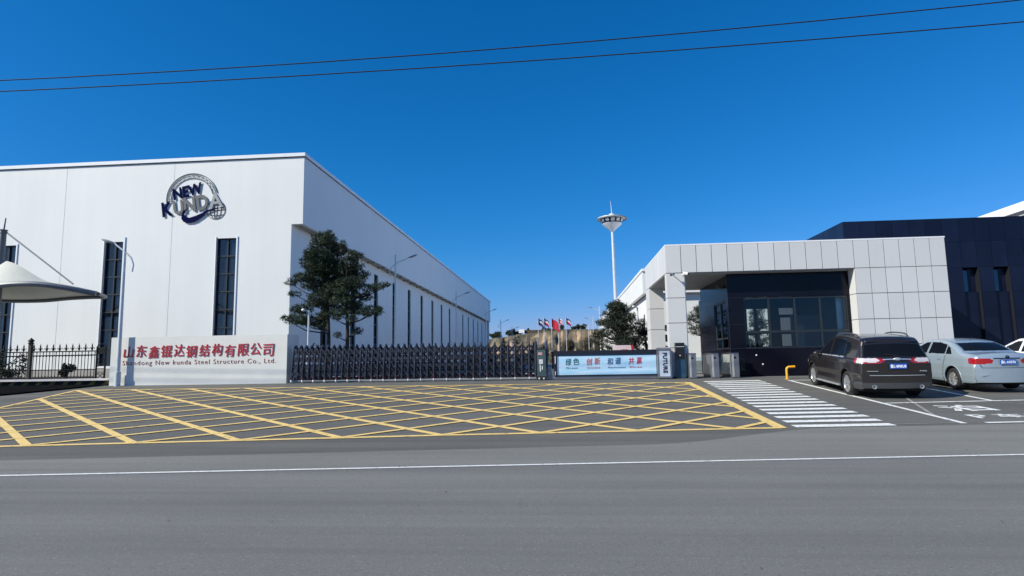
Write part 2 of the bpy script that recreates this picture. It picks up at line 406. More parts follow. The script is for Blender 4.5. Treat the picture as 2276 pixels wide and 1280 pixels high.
def tree(name,label,cat,trunk,pads,seed,foliage,group=None,dens=90,size=.2,r0=.12,wd=.22,extra=None):
    r=random.Random(seed); base=trunk[0]
    t=thing(name,label,cat,base,0,group); B=Vector(base)
    mb=MB(); n=len(trunk); mb.tube([Vector(p)-B for p in trunk],[r0*(1-.75*i/(n-1)) for i in range(n)],8)
    mb.build('trunk',MT['bark'],t,True)
    lb=MB()
    for (x,y,z,rx,ry,rz) in pads:
        # leave the trunk a bit lower than the pad
        zz=z-.35*math.hypot(x-trunk[-1][0],y-trunk[-1][1])-.1; zz=max(zz,trunk[0][2]+.3); zz=min(zz,trunk[-1][2]-.05)
        P=None
        for a,b in zip(trunk,trunk[1:]):
            if a[2]<=zz<=b[2]:
                k=(zz-a[2])/(b[2]-a[2]); P=Vector(a).lerp(Vector(b),k)
        P=P or Vector(trunk[-1]); Q=Vector((x,y,z-rz*.4)); m=P.lerp(Q,.5)+Vector((r.uniform(-.1,.1),r.uniform(-.1,.1),-.08*(Q-P).length))
        lb.tube([P-B,m-B,Q-B],[.045,.032,.014],5)
        for _ in range(4):
            q2=Q+Vector((r.uniform(-1,1)*rx*.8,r.uniform(-1,1)*ry*.8,r.uniform(-.3,.8)*rz)); lb.tube([(m*.3+Q*.7)-B,q2-B],[.018,.006],4)
    lb.build('branches',MT['bark'],t,True)
    pm=pads_mesh([(x-B.x,y-B.y,z-B.z,rx,ry,rz) for x,y,z,rx,ry,rz in pads],r,dens,size,wd=wd)
    pm.build('crown',foliage,t)
    return t
# ================================================================ FACTORY (left)
fac=thing('factory_building','long white metal-clad factory hall with overhanging upper band and tall narrow dark windows','building',(-16.95,37,.88))
FO=Vector((-16.95,37,.88))
def rel(mb,o): mb.v=[(x-o[0],y-o[1],z-o[2]) for x,y,z in mb.v]; return mb
WX=-16.95; UX=-16.22; ZT=15.07; ZO=10.46; YE=134
fw=[(-43.2,-41.9),(-36.85,-35.5),(-29.4,-28.1),(-21.85,-20.52)]
zb,zt=1.75,9.7
mb=MB(); xs_=[-60]+[v for p in fw for v in p]+[WX]
for i in range(0,len(xs_),2): mb.box(xs_[i],xs_[i+1],37,37.3,1.6,ZO)
for a,b in fw: mb.box(a,b,37,37.3,zt,ZO); mb.box(a,b,37,37.3,1.6,zb)
mb.box(-60,UX,37,37.3,ZO,ZT-.22)
rel(mb,FO).build('front_wall',MT['clad'],fac)
sw=[46.35+0*k for k in ()]
ys=[]; 
for k in range(15):
    inv=.001763+.0002695*k; px=1266-1/inv; ys.append(px)
# windows every 6 m down the side
sy=[42.0+6.07*k for k in range(15)]
mb=MB(); yy=[37.3]+[v for y in sy for v in (y,y+1.25)]+[YE]
for i in range(0,len(yy),2): mb.box(WX-.3,WX,yy[i],yy[i+1],1.6,ZO)
for y in sy: mb.box(WX-.3,WX,y,y+1.25,zt,ZO); mb.box(WX-.3,WX,y,y+1.25,1.6,zb)
mb.box(UX-.25,UX,37.3,YE+2.5,ZO,ZT-.22)
mb.box(-60,UX,YE,YE+.3,1,ZT-.22)
rel(mb,FO).build('side_wall',MT['clad_in'],fac)
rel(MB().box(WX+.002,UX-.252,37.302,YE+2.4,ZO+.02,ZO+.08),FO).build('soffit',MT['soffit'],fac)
mb=MB()
for y in rangef(40,133,3.03): mb.box(WX+.003,UX-.02,y,y+.09,ZO-.14,ZO+.015)
mb.tube([(WX+.35,37.5,ZO-.06),(WX+.35,YE,ZO-.06)],.05,6)
rel(mb,FO).build('soffit_brackets',MT['dado'],fac)
mb=MB().box(-60.2,UX+.08,36.9,37.4,ZT-.22,ZT); mb.box(UX-.4,UX+.08,37.4,YE+2.6,ZT-.22,ZT)
rel(mb,FO).build('roof_trim',MT['cap'],fac)
mb=MB().box(-60.2,UX+.03,36.95,36.998,ZT-.27,ZT-.22); mb.box(UX+.002,UX+.05,37.0,YE+2.6,ZT-.27,ZT-.22)
rel(mb,FO).build('roof_flashing',MT['darkline'],fac)
rel(MB().box(-60,UX-.4,37.4,YE,14.2,14.4),FO).build('roof',MT['cap'],fac)
mb=MB().box(-60,WX+.05,36.95,37.25,.7,1.6); mb.box(WX-.3,WX+.05,37.25,YE,.7,1.6)
rel(mb,FO).build('plinth',MT['dado'],fac)
for x in (-24.89,-32.34,-39.8): rel(MB().box(x-.010,x+.010,36.994,36.999,1.6,ZT-.28),FO).build('panel_joint',MT['joint'],fac)
def fwin(a,b,y0,along='x'):
    t=rel_thing=bpy.data.objects.new('window',None)
    rows=7; fr=MB(); gl=MB()
    if along=='x':
        fr.box(a,a+.07,y0+.12,y0+.2,zb,zt); fr.box(b-.07,b,y0+.12,y0+.2,zb,zt); c=(a+b)/2+.03; fr.box(c-.035,c+.035,y0+.12,y0+.2,zb,zt)
        for k in range(rows+1):
            z=zb+(zt-zb)*k/rows; fr.box(a+.07,b-.07,y0+.11,y0+.19,max(zb,z-.04),min(zt,z+.04))
        gl.box(a,b,y0+.22,y0+.26,zb,zt)
        tr=MB().box(b,b+.09,y0-.05,y0-.002,zb,zt+.1).box(a-.03,a,y0-.05,y0-.002,zb,zt+.1)
    else:
        fr.box(y0-.2,y0-.12,a,a+.07,zb,zt); fr.box(y0-.2,y0-.12,b-.07,b,zb,zt); c=(a+b)/2; fr.box(y0-.2,y0-.12,c-.035,c+.035,zb,zt)
        for k in range(rows+1):
            z=zb+(zt-zb)*k/rows; fr.box(y0-.19,y0-.11,a+.07,b-.07,max(zb,z-.04),min(zt,z+.04))
        gl.box(y0-.26,y0-.22,a,b,zb,zt); tr=None
    w=rel(gl,FO).build('window',MT['glass'],fac); rel(fr,FO).build('frame',MT['frame'],w)
    if tr: rel(tr,FO).build('window_trim',MT['cap'],w)
for a,b in fw: fwin(a,b,37)
for y in sy: fwin(y,y+1.25,WX,'y')
# company logo on the facade
lg=thing('wall_logo','round steel truss logo with navy swoosh and wire globe high on the white facade','sign',(-23.45,36.98,11))
LO=Vector((-23.45,36.98,11))
def LP(zx,zy):
    px=330+zx/8; py=360+zy/8; return (-25.59+(px-360)*.0303, 14.11-(py-383)*.0297-.0011*(px-430))
def L3(zx,zy,y): x,z=LP(zx,zy); return (x-LO.x,y+.045-LO.y,z-LO.z)
mb=MB(); cx_,cy_=765,665
def arc(rad,a0,a1,n,y): return [L3(cx_+rad*math.cos(R(a)),cy_-rad*math.sin(R(a)),y) for a in [a0+(a1-a0)*i/n for i in range(n+1)]]
for y in (36.92,):
    for rad,w_ in ((455,.028),(428,.016),(372,.024)): mb.tube(arc(rad,188,14,50,y),w_,6)
n=15; o_=arc(430,186,16,n*2,36.92); i_=arc(372,186,16,n*2,36.92)
for k in range(n): mb.tube([i_[2*k],o_[2*k+1],i_[2*k+2]],.014,5)
mb.build('truss_arch',MT['silver'],lg)
def ltext(s,zx,zy,wpx,hpx,rot,m,off,y,nm):
    t=MB(); x,z=LP(zx,zy); text_wall(t,s,x,z,wpx/8*.0303,hpx/8*.0297,y+.085,.02,off,1.0,0,rot); rel(t,LO).build(nm,m,lg)
ltext('NEW',448,690,525,205,11.5,MT['navy'],.035,36.86,'letters_new')
ltext('K',262,992,190,262,9,MT['navy'],.03,36.86,'letter_k')
ltext('U',465,955,175,255,9,MT['grey'],.03,36.86,'letter_u')
ltext('ND',650,920,430,270,9,MT['grey'],.03,36.86,'letters_nd')
ltext('A',1085,850,250,270,8,MT['silver'],.02,36.86,'letter_a')
sw_=[(740,800),(690,835),(620,890),(600,960),(602,1020),(640,1070),(690,1092),(780,1088),(860,1060),(960,990),(1060,905),(1180,850),(1330,822),(1330,812),(1180,828),(1050,865),(960,915),(850,965),(740,1000),(680,985),(645,935),(665,870),(700,835)]
mb=MB(); mb.prism(sw_,lambda a,b:L3(a,b,36.86),lambda a,b:L3(a,b,36.88)); mb.build('swoosh',MT['navy'],lg)
mb=MB(); gc=(1190,850)
def ell(rx,ry): return [L3(gc[0]+rx*math.cos(t*math.pi/16),gc[1]+ry*math.sin(t*math.pi/16),36.93) for t in range(33)]
for rx in (168,95,25): mb.tube(ell(rx,168),.018,5)
for dy in (-90,0,90):
    h_=math.sqrt(168**2-dy**2); mb.tube([L3(gc[0]-h_,gc[1]+dy,36.93),L3(gc[0],gc[1]+dy+18,36.93),L3(gc[0]+h_,gc[1]+dy,36.93)],.018,5)
mb.build('wire_globe',MT['darkline'],lg)
# ================================================================ SIGN WALL
sg=thing('sign_wall','low pale stone wall carrying red Chinese lettering beside the folding gate','sign wall',(-15.4,25,.8)); SO=Vector((-15.4,25,.8))
rel(MB().box(-19.28,-11.5,25,26.15,.7,2.9),SO).build('wall',MT['sign'],sg)
rel(MB().box(-19.25,-11.53,25.03,26.12,2.9,2.906),SO).build('coping',MT['sign'],sg)
mb=MB(); s='山东鑫锟达钢结构有限公司'; x0,x1=-18.72,-11.98; n=len(s); cw=(x1-x0)/n
for i,ch in enumerate(s):
    hh=.50; t0=x0+i*cw+.03; text_wall(mb,ch,t0,2.03+.03*math.sin(i*2.1),cw*.84,hh*(.93 if ch in '山' else 1),25,.03,.001,shear=.12,rot=2)
rel(mb,SO).build('chinese_letters',MT['red'],sg)
mb=MB(); text_wall(mb,'Shandong New kunda Steel Structure Co., Ltd.',-18.72,1.66,6.75,.25,25,.012,-.006,1.18)
rel(mb,SO).build('english_letters',MT['darkred'],sg)
# ================================================================ FOLDING GATE
gt=thing('folding_gate','long retractable dark steel accordion gate with arched frames across the entrance','gate',(-6.2,25.1,.88)); GO=Vector((-6.2,25.1,.88))
path=[(-.20,.13),(-.17,.45),(-.11,.8),(-.05,1.1),(-.03,1.28),(.03,1.43),(.13,1.52),(.2,1.54),(.27,1.52),(.37,1.43),(.43,1.28),(.45,1.1),(.50,.8),(.54,.45),(.56,.13)]
fm=MB(); fm.tube([(0,y,z) for y,z in path],.026,7)
fm2=MB(); fm2.tube([(0,y*.86+.027,z*.955) for y,z in path[1:-1]],.034,5)
fm2.bar((0,-.1,.5),(0,.46,.5),.02); fm2.bar((0,-.03,1.0),(0,.4,1.0),.02)
wh=MB(); wh.lathe([(.001,-.025),(.055,-.025),(.06,-.01),(.06,.01),(.055,.025),(.001,.025)],(0,-.17,.065),'x',12)
rf=MB().box(-.035,.035,-.21,-.13,.13,.24)
f0=None; X=-11.25; k=0; gx=[]
while X<-1.12:
    gx.append(X); X+=.232+.058*(X+11.25)/10
for k,x in enumerate(gx):
    if f0 is None:
        f0=fm.build('gate_frame',MT['steel'],gt,True); f0.location=(x-GO.x,0,0); i0=fm2.build('inner_hoop',MT['steeldark'],f0,True)
        w0=wh.build('wheel',MT['whiteplastic'],gt,True); w0.location=(x-GO.x,0,0); r0_=rf.build('reflector',MT['reflector'],w0)
    else:
        o=f0.copy(); COL.objects.link(o); o.parent=gt; o.location=(x-GO.x,0,0); c=i0.copy(); COL.objects.link(c); c.parent=o
        if k%2==0:
            o=w0.copy(); COL.objects.link(o); o.parent=gt; o.location=(x-GO.x,0,0); c=r0_.copy(); COL.objects.link(c); c.parent=o
for y in (-.03,.4):
    lat=MB(); yo=lambda z: (-.17+.13*(z/1.1)) if y<0 else (.51-.10*(z/1.1))
    for a,b in zip(gx,gx[1:]):
        for j in range(4):
            z0=.2+j*.3; z1=z0+.3
            for (p,q) in (((a,yo(z0),z0),(b,yo(z1),z1)),((a,yo(z1),z1),(b,yo(z0),z0))):
                lat.bar((p[0]-GO.x,p[1],p[2]),(q[0]-GO.x,q[1],q[2]),.03,.06)
    lat.build('scissor_lattice',MT['steeldark'],gt)
mb=MB(); mb.box(-11.3-GO.x,-1.1-GO.x,.16,.20,.1,.22); mb.build('bottom_rail',MT['steeldark'],gt)
du=MB().box(-1.1,-.76,24.78,25.5,1.02,2.05); rel(du,GO); d=du.build('drive_unit',MT['greygreen'],gt)
rel(MB().box(-1.14,-.72,24.74,25.55,.92,1.02).box(-1.1,-.76,24.8,25.5,2.05,2.12),GO).build('bumper',MT['rubber'],d)
rel(MB().box(-1.05,-.88,24.765,24.779,1.85,1.96),GO).build('pink_display',mat('pink_display',(.5,.3,.32),.4),d)
rel(MB().box(-1.02,-.86,24.765,24.779,1.5,1.68).box(-.99,-.95,24.765,24.779,1.2,1.48).box(-.91,-.87,24.765,24.779,1.27,1.42),GO).build('white_decal',MT['whiteplastic'],d)
for y in (24.8,25.45):
    for x in (-1.02,-.84): rel(MB().lathe([(.001,-.03),(.05,-.03),(.05,.03),(.001,.03)],(x,y-.02,.93),'x',10),GO).build('drive_wheel',MT['whiteplastic'],d)
rel(MB().tube([(-.72,25.0+y,.88+z) for y,z in path],.035,7).tube([(-1.16,25.0+y,.88+z) for y,z in path],.035,7),GO).build('end_frame',MT['steel'],gt,True)
# small grey box between gate head and display
t=thing('control_box','small plain grey metal box on the ground between gate head and display screen','box',(-.57,25,.88))
MB().box(-.13,.13,-.1,.25,0,.42).build('housing',MT['turn'],t); MB().box(-.1,-.04,-.112,-.1,.2,.26).build('latch',MT['whiteplastic'],t)
t=thing('gate_stop_post','dark post with top bracket just left of the display screen','post',(-.46,25.2,.88))
MB().box(-.05,.02,-.05,.1,0,1.05).build('post',MT['steeldark'],t); MB().box(-.1,.06,-.08,.14,1.05,1.1).build('bracket',MT['steeldark'],t)
# display board
db=thing('display_board','long low pale blue display screen with Chinese and English slogans in a dark frame','display board',(1.6,24.95,.88)); DO=Vector((1.6,24.95,.88))
rel(MB().box(-.4,3.58,24.85,25.15,.88,1.0),DO).build('base_rail',MT['turn'],db)
rel(MB().box(-.42,3.58,24.82,25.18,1.85,2.0).box(-.42,-.3,24.82,25.18,1.0,1.85).box(-.3,3.58,24.82,25.18,1.0,1.05),DO).build('frame',MT['steeldark'],db)
rel(MB().box(-.39,-.36,24.80,24.819,1.5,1.8).box(-.39,-.36,24.80,24.819,1.05,1.2),DO).build('side_lamp',MT['whiteplastic'],db)
scr=bpy.data.materials.new('display_face'); scr.use_nodes=True; n=scr.node_tree.nodes; l=scr.node_tree.links; b=n['Principled BSDF']
tc=n.new('ShaderNodeTexCoord'); mp=n.new('ShaderNodeMapping'); mp.inputs['Scale'].default_value=(.7,1,6); no=n.new('ShaderNodeTexNoise'); no.inputs['Scale'].default_value=1.2
ra=n.new('ShaderNodeValToRGB'); ra.color_ramp.elements[0].position=.35; ra.color_ramp.elements[1].position=.7; ra.color_ramp.elements[0].color=(.26,.48,.66,1); ra.color_ramp.elements[1].color=(.46,.60,.74,1)
l.new(tc.outputs['Object'],mp.inputs[0]); l.new(mp.outputs[0],no.inputs['Vector']); l.new(no.outputs[0],ra.inputs[0]); l.new(ra.outputs[0],b.inputs['Base Color']); b.inputs['Roughness'].default_value=.35
b.inputs['Emission Strength'].default_value=.22; l.new(ra.outputs[0],b.inputs['Emission Color'])
rel(MB().box(-.3,3.58,24.86,25.1,1.05,1.78),DO).build('screen',scr,db)
rel(MB().box(-.3,3.58,24.86,25.12,1.78,1.85),DO).build('screen_header',mat('header_blue',(.05,.12,.22),.4),db)
def slog(zh,en,x,w,c,we):
    mb=MB(); cwid=w/2
    for i,ch in enumerate(zh): text_wall(mb,ch,x+i*cwid,1.42+.02*i,cwid*.74,.27,24.858,.012,.006,shear=.15,rot=3)
    text_wall(mb,en,x+.02,1.29,we,.075,24.858,.008,.0,1.15)
    rel(mb,DO).build('slogan',c,db)
slog('绿色','Green',.03,.62,mat('ink_green',(.01,.12,.13),.5),.46)
slog('创新','Innovate',.86,.62,mat('ink_orange',(.5,.09,.05),.5),.5)
slog('和谐','Harmonious',1.68,.62,mat('ink_blue',(.01,.06,.2),.5),.68)
slog('共赢','Win-win',2.5,.62,mat('ink_red',(.5,.02,.07),.5),.5)
# FUTURE pillar
fp=thing('gate_end_pillar','grey gate motor pillar with pale panel reading FUTURE sideways','pillar',(3.86,24.7,.88)); PO=Vector((3.86,24.7,.88))
rel(MB().box(3.6,4.12,24.55,25.1,.88,1.98),PO).build('housing',MT['turn'],fp)
rel(MB().add([(3.58,24.53,1.98),(4.14,24.53,1.98),(4.14,25.12,1.98),(3.58,25.12,1.98),(3.64,24.62,2.06),(4.08,24.62,2.06),(4.08,25.05,2.06),(3.64,25.05,2.06)],[(0,1,5,4),(1,2,6,5),(2,3,7,6),(3,0,4,7),(4,5,6,7),(3,2,1,0)]),PO).build('lid',MT['turn'],fp)
rel(MB().box(3.66,4.06,24.535,24.549,.95,1.93),PO).build('panel',mat('pale_panel',(.52,.58,.68),.35),fp)
mb=MB(); V,F,d=text_me('FUTURE',.78,.16,.012,.03,1.1)
P=[(3.79+a[1],24.534-(.01 if k==0 else 0),1.86-a[0]) for k in (0,1) for a in V]
mb.add(P,F); rel(mb,PO).build('lettering',MT['navy'],fp)
# ================================================================ GUARDHOUSE
gh=thing('guardhouse','gatehouse with grey panel portal canopy around a black glazed guard booth','building',(9.5,25,.88)); HO=Vector((9.5,25,.88))
ZF,ZC=6.14,5.03
gap=.012
core=MB(); pan=MB()
def pfront(x0,x1,z0,z1,y): pan.box(x0+gap,x1-gap,y-.02,y,z0+gap,z1-gap)
core.box(4.16,11.4,25,25.4,ZC,ZF-.02); core.box(4.16,4.5,25.4,31.3,ZC,ZF-.02); core.box(11.4,14.82,25,31.3,.7,ZF-.02)
core.box(4.5,11.4,30.9,31.3,ZC,ZF-.02)
core.box(4.18,4.84,25.02,25.4,.7,ZC); core.box(4.18,4.82,30.2,31.28,.7,ZC)
xs12=[4.14+.605*i for i in range(13)]; xs6=[11.4+.57*i for i in range(7)]
for a,b in zip(xs12,xs12[1:]): pfront(a,b,ZC,ZF,25)
for a,b in zip(xs6,xs6[1:]):
    for z0,z1 in ((ZC,ZF),(4.03,ZC),(3.03,4.03),(2.05,3.03),(.9,2.05)): pfront(a,b,z0,z1,25)
for z0,z1 in ((4.03,ZC),(3.03,4.03),(2.05,3.03),(.9,2.05)):
    pan.box(4.14+gap,4.86-gap,25.0,25.02,z0+gap,z1-gap); pan.box(4.14,4.18,25.02,25.38,z0+gap,z1-gap); pan.box(4.84,4.88,25.02,25.38,z0+gap,z1-gap)
    pan.box(4.14+gap,4.82,30.18,30.2,z0+gap,z1-gap); pan.box(4.14,4.18,30.2,31.26,z0+gap,z1-gap)
    pan.box(11.38,11.4,25.0,25.56,z0+gap,z1-gap)
for i in range(8):
    y0=25+.78*i; pan.box(4.14,4.16,y0+gap,y0+.78-gap,ZC+gap,ZF-gap)
rel(core,HO).build('portal_core',MT['panel_joint'],gh); rel(pan,HO).build('portal_panels',MT['panel'],gh)
rel(MB().box(4.14,14.84,24.98,31.3,ZF-.004,ZF+.05),HO).build('roof_cap',MT['cap'],gh)
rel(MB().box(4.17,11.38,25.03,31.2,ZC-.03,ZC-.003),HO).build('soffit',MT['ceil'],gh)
# booth
BX=6.63; BY=25.55; BE=30.95; BR=11.375
bt=MB()
wxs=[7.24,11.27]
bt.box(BX,BR,BY,BY+.15,.7,1.96); bt.box(BX,BR,BY,BY+.15,4.03,ZC-.04); bt.box(BX,wxs[0],BY,BY+.15,1.96,4.03); bt.box(wxs[1],BR,BY,BY+.15,1.96,4.03)
bt.box(BX,BX+.15,BY+.15,25.85,.7,4.42); bt.box(BX,BX+.15,27.9,BE,1.96,4.42); bt.box(BX,BX+.15,25.85,27.9,.7,1.97); bt.box(BX,BX+.15,25.85,27.9,3.95,4.42); bt.box(BX,BX+.15,27.9,BE,.7,1.96)
bt.box(BX+.1,BX+.25,BY+.15,BE,4.42,ZC-.04)
bw=[(8.86,9.2,2.9,3.96),(9.34,9.88,2.9,3.96),(10.38,11.04,3.66,3.98),(10.42,11.06,2.87,3.52),(8.9,9.2,2.15,2.7),(9.34,9.9,2.15,2.75),(10.45,11.04,2.15,2.72)]
def wall_holes(mb,x0,x1,z0,z1,y0,y1,holes):
    xs=sorted({x0,x1,*[h[0] for h in holes],*[h[1] for h in holes]}); zs=sorted({z0,z1,*[h[2] for h in holes],*[h[3] for h in holes]})
    for a,b in zip(xs,xs[1:]):
        for c,d in zip(zs,zs[1:]):
            mx,mz=(a+b)/2,(c+d)/2
            if not any(h[0]<mx<h[1] and h[2]<mz<h[3] for h in holes): mb.box(a,b,y0,y1,c,d)
wall_holes(bt,BX+.15,BR,.7,ZC-.04,BE-.12,BE,bw)
boo=rel(bt,HO).build('booth_wall',MT['black'],gh)
lines=MB(); 
for z in (1.99,): lines.box(BX-.01,BR,BY-.02,BY-.001,z-.012,z+.012); lines.box(BX-.02,BX-.001,BY,BE,z-.012,z+.012)
for z in (2.95,4.03): lines.box(BX,wxs[0],BY-.006,BY-.001,z-.006,z+.006)
lines.box(BX-.012,BX+.012,BY-.016,BY-.002,.9,4.42)
rel(lines,HO).build('metal_edge_line',MT['blackline'],boo)
inn=MB().box(BX+.15,BR,BY+.15,BE-.12,.86,.9); rel(inn,HO).build('booth_floor',MT['dado'],gh)
rel(MB().box(9.95,10.3,27.6,27.7,.9,3.0).box(7.5,9.9,26.5,27.3,1.55,1.6),HO).build('booth_desk',MT['dado'],gh)
blue=mat('interior_partition',(.16,.2,.24),.7); rel(MB().box(9.98,11.36,28.2,28.28,1.9,3.45).box(11.30,11.37,25.75,28.2,.9,4.6),HO).build('partition',blue,gh)
rel(MB().box(10.95,11.2,25.85,25.9,2.0,3.98),HO).build('blind',mat('pale_blind',(.55,.62,.66),.7),gh)
gls=bpy.data.materials.new('tinted_glass'); gls.use_nodes=True; n=gls.node_tree.nodes; l=gls.node_tree.links; n.remove(n['Principled BSDF'])
tr=n.new('ShaderNodeBsdfTransparent'); tr.inputs[0].default_value=(.80,.88,.90,1); gl=n.new('ShaderNodeBsdfGlossy'); gl.inputs['Roughness'].default_value=.02; gl.inputs[0].default_value=(.8,.9,1,1)
mx=n.new('ShaderNodeMixShader'); fr=n.new('ShaderNodeFresnel'); fr.inputs[0].default_value=1.4
tcx=n.new('ShaderNodeTexCoord'); nz=n.new('ShaderNodeTexNoise'); nz.inputs['Scale'].default_value=.7; l.new(tcx.outputs['Object'],nz.inputs['Vector']); bpn=n.new('ShaderNodeBump'); bpn.inputs['Strength'].default_value=.03; l.new(nz.outputs[0],bpn.inputs['Height']); l.new(bpn.outputs[0],gl.inputs['Normal'])
l.new(fr.outputs[0],mx.inputs[0]); l.new(tr.outputs[0],mx.inputs[1]); l.new(gl.outputs[0],mx.inputs[2]); l.new(mx.outputs[0],n['Material Output'].inputs[0])
mull=[7.24,8.225,9.235,10.22,11.27]
for a,b in zip(mull,mull[1:]):
    w=rel(MB().box(a+.03,b-.03,BY+.06,BY+.065,1.99,4.0),HO).build('window',gls,gh)
    f=MB()
    f.box(a,a+.035,BY+.02,BY+.1,1.97,4.02); f.box(b-.035,b,BY+.02,BY+.1,1.97,4.02)
    for z0,z1 in ((1.97,2.03),(2.60,2.68),(3.96,4.02)): f.box(a+.035,b-.035,BY+.02,BY+.1,z0,z1)
    rel(f,HO).build('frame',MT['frame'],w)
w=rel(MB().box(BX+.06,BX+.065,25.87,27.88,1.98,3.94),HO).build('side_window',gls,gh); f=MB()
for y0,y1 in ((25.86,25.92),(26.82,26.9),(27.82,27.88)): f.box(BX+.02,BX+.1,y0,y1,1.98,3.94)
for z0,z1 in ((1.98,2.04),(2.38,2.46),(3.88,3.94)): f.box(BX+.01,BX+.02,25.87,27.88,z0,z1)
rel(f,HO).build('frame',MT['frame'],w)
for x in (6.92,7.05): 
    z=1.5 if x<7 else 1.35
for (x,z) in ((7.62,1.71),(7.85,1.35)): rel(MB().ellip((x,BY-.02,z),(.035,.02,.035)),HO).build('button_lamp',MT['whiteplastic'],boo)
# kiosk, cameras
t=thing('face_recognition_kiosk','tall black glossy kiosk with blue lower panel standing against the gatehouse pillar','kiosk',(4.5,24.85,.88))
MB().box(-.18,.18,-.08,.1,0,.72).build('lower_cabinet',MT['kioskblue'],t); MB().box(-.18,.18,-.09,.1,.72,1.36).build('screen_cabinet',MT['kiosk'],t)
MB().box(-.17,.17,-.1,-.091,1.2,1.215).build('light_strip',MT['whiteplastic'],t); MB().ellip((.0,-.1,.86),(.03,.015,.03)).build('lens',MT['turnlight'],t)
def seccam(loc,label,wm,aim,group='cameras on the gatehouse pillar'):
    t=thing('security_camera',label,'security camera',loc,0,group)
    MB().tube([(0,0,0),(0,-.12,-.02),(aim*.06,-.26,-.02)],.018,6).build('bracket',MT['whiteplastic'],t)
    c=MB(); a=Vector((aim*.5,-.8,-.25)).normalized(); p=Vector((aim*.06,-.27,.02)); c.tube([p-a*.06,p+a*.2],.055,10); c.build('housing',wm,t,True)
    MB().ellip((p+a*.205)[:],(.04,.02,.04)).build('lens',MT['kiosk'],t); return t
seccam((4.42,24.98,4.93),'dark bullet security camera, left one at the top of the gatehouse pillar',MT['lamphead'],-1)
seccam((4.76,24.98,4.95),'white bullet security camera, right one at the top of the gatehouse pillar',MT['whiteplastic'],1)
seccam((BX+.05,27.0,4.6),'small dark camera under the canopy beside the black booth',MT['lamphead'],-1,group=None)
# turnstiles
def turnstile(x,label,rear):
    t=thing('turnstile',label,'turnstile',(x,24.62,.87),0,'pedestrian turnstiles')
    b=MB().box(-.14,.14,0,.2,0,.93); b.build('front_housing',MT['turn'],t); MB().box(-.14,.14,.2,1.5,.12,.9).build('side_cabinet',rear,t)
    MB().box(-.14,.14,.2,1.5,0,.12).build('base',MT['steeldark'],t)
    MB().lathe([(.001,-.006),(.045,-.006),(.045,0)],(.0,0,.76),'y',14).build('reader',MT['kiosk'],t)
    MB().box(-.15,.15,-.01,1.52,.93,.955).build('top',MT['steel'],t)
    MB().box(-.125,-.05,-.006,-.001,.03,.9).build('edge_strip',MT['turnlight'],t)
    MB().box(.14,.55,.72,.74,.25,.8).build('barrier_flap',MT['glassy'] if 'glassy' in MT else gls,t)
turnstile(4.93,'steel turnstile pedestal nearest the gatehouse pillar',MT['steeldark'])
turnstile(5.78,'middle of the three steel turnstile pedestals',MT['turn'])
turnstile(6.54,'steel turnstile pedestal nearest the black booth, with a pale side cabinet',MT['turnlight'])
t=thing('yellow_pipe','bent yellow steel pipe standing on the asphalt before the black booth wall','pipe post',(8.2,23.94,.8))
MB().tube([(0,0,0),(0,0,.36),(.02,0,.42),(.08,0,.45),(.3,0,.46)],.045,10).build('pipe',MT['brass'],t,True); MB().lathe([(.001,0),(.09,0),(.09,.015),(.001,.015)]).build('foot_plate',MT['brass'],t)
# ================================================================ DARK BUILDING (right)
dk=thing('dark_office_building','low office building clad in navy black panels with slim recessed windows','building',(17,30,.88)); KO=Vector((17,30,.88))
DX0=13.31; DT=7.95; pw=.735
mb=MB(); rec=[(18.45,19.13),(19.8,20.46),(23.4,24.1),(24.8,25.5)]
pn=MB(); zz=[.9,2.15,3.3,4.46,5.6,6.82,DT]
def dbox(a,b,z0,z1): pn.box(a+.008,b-.008,29.98,30,z0+.008,z1-.008)
xs=[DX0+pw*i for i in range(7)]; xs=xs+[18.45]
grid=[DX0]; 
while grid[-1]<18.45-.3: grid.append(grid[-1]+.734)
grid[-1]=18.45; cols=grid+[19.13,19.8,20.46]+[20.46+.735*i for i in range(1,5)]+[24.1,24.8,25.5]+[25.5+.75*i for i in range(1,20)]
for a,b in zip(cols,cols[1:]):
    isrec=any(abs(a-r[0])<.01 for r in rec)
    for z0,z1 in zip(zz,zz[1:]):
        if isrec and z0<5.5: continue
        dbox(a,b,z0,z1)
cr=MB(); px=DX0
for r0,r1 in rec+[(39.75,39.75)]:
    cr.box(px,r0,30,30.3,.7,DT-.02); px=r1
    if r1!=r0: cr.box(r0,r1,30,30.3,5.6,DT-.02); cr.box(r0-.2,r1+.2,30.62,30.7,.7,5.7)
cr.box(DX0,DX0+.3,30.3,50,.7,DT-.02); cr.box(DX0+.3,39.7,30.7,50,DT-.4,DT-.1); cr.box(39.4,39.75,30.3,50,.7,DT-.02)
for i in range(26):
    for z0,z1 in zip(zz,zz[1:]): pn.box(DX0-.02,DX0,30+.74*i+.008,30.74+.74*i-.008,z0+.008,z1-.008)
dkc=rel(cr,KO).build('wall_core',MT['blackline'],dk); rel(pn,KO).build('cladding_panels',MT['blackmatte'],dk)
dkglass=mat('reflection_blue_glass',(.01,.07,.15),.08,spec=.8)  # blue of the reflected sky is put into the base colour
for a,b in rec:
    w=rel(MB().box(a,a+.36,30.28,30.33,4.5,5.5),KO).build('window',dkglass,dk)
    rel(MB().box(a+.36,b,30.26,30.33,4.46,5.55).box(a,b,30.10,30.16,.9,4.46),KO).build('spandrel',MT['blackmatte'],w)
    rel(MB().box(b-.002,b+.02,29.95,30.55,.9,5.6),KO).build('reveal_edge',mat('edge_metal',(.015,.016,.02),.4),w)
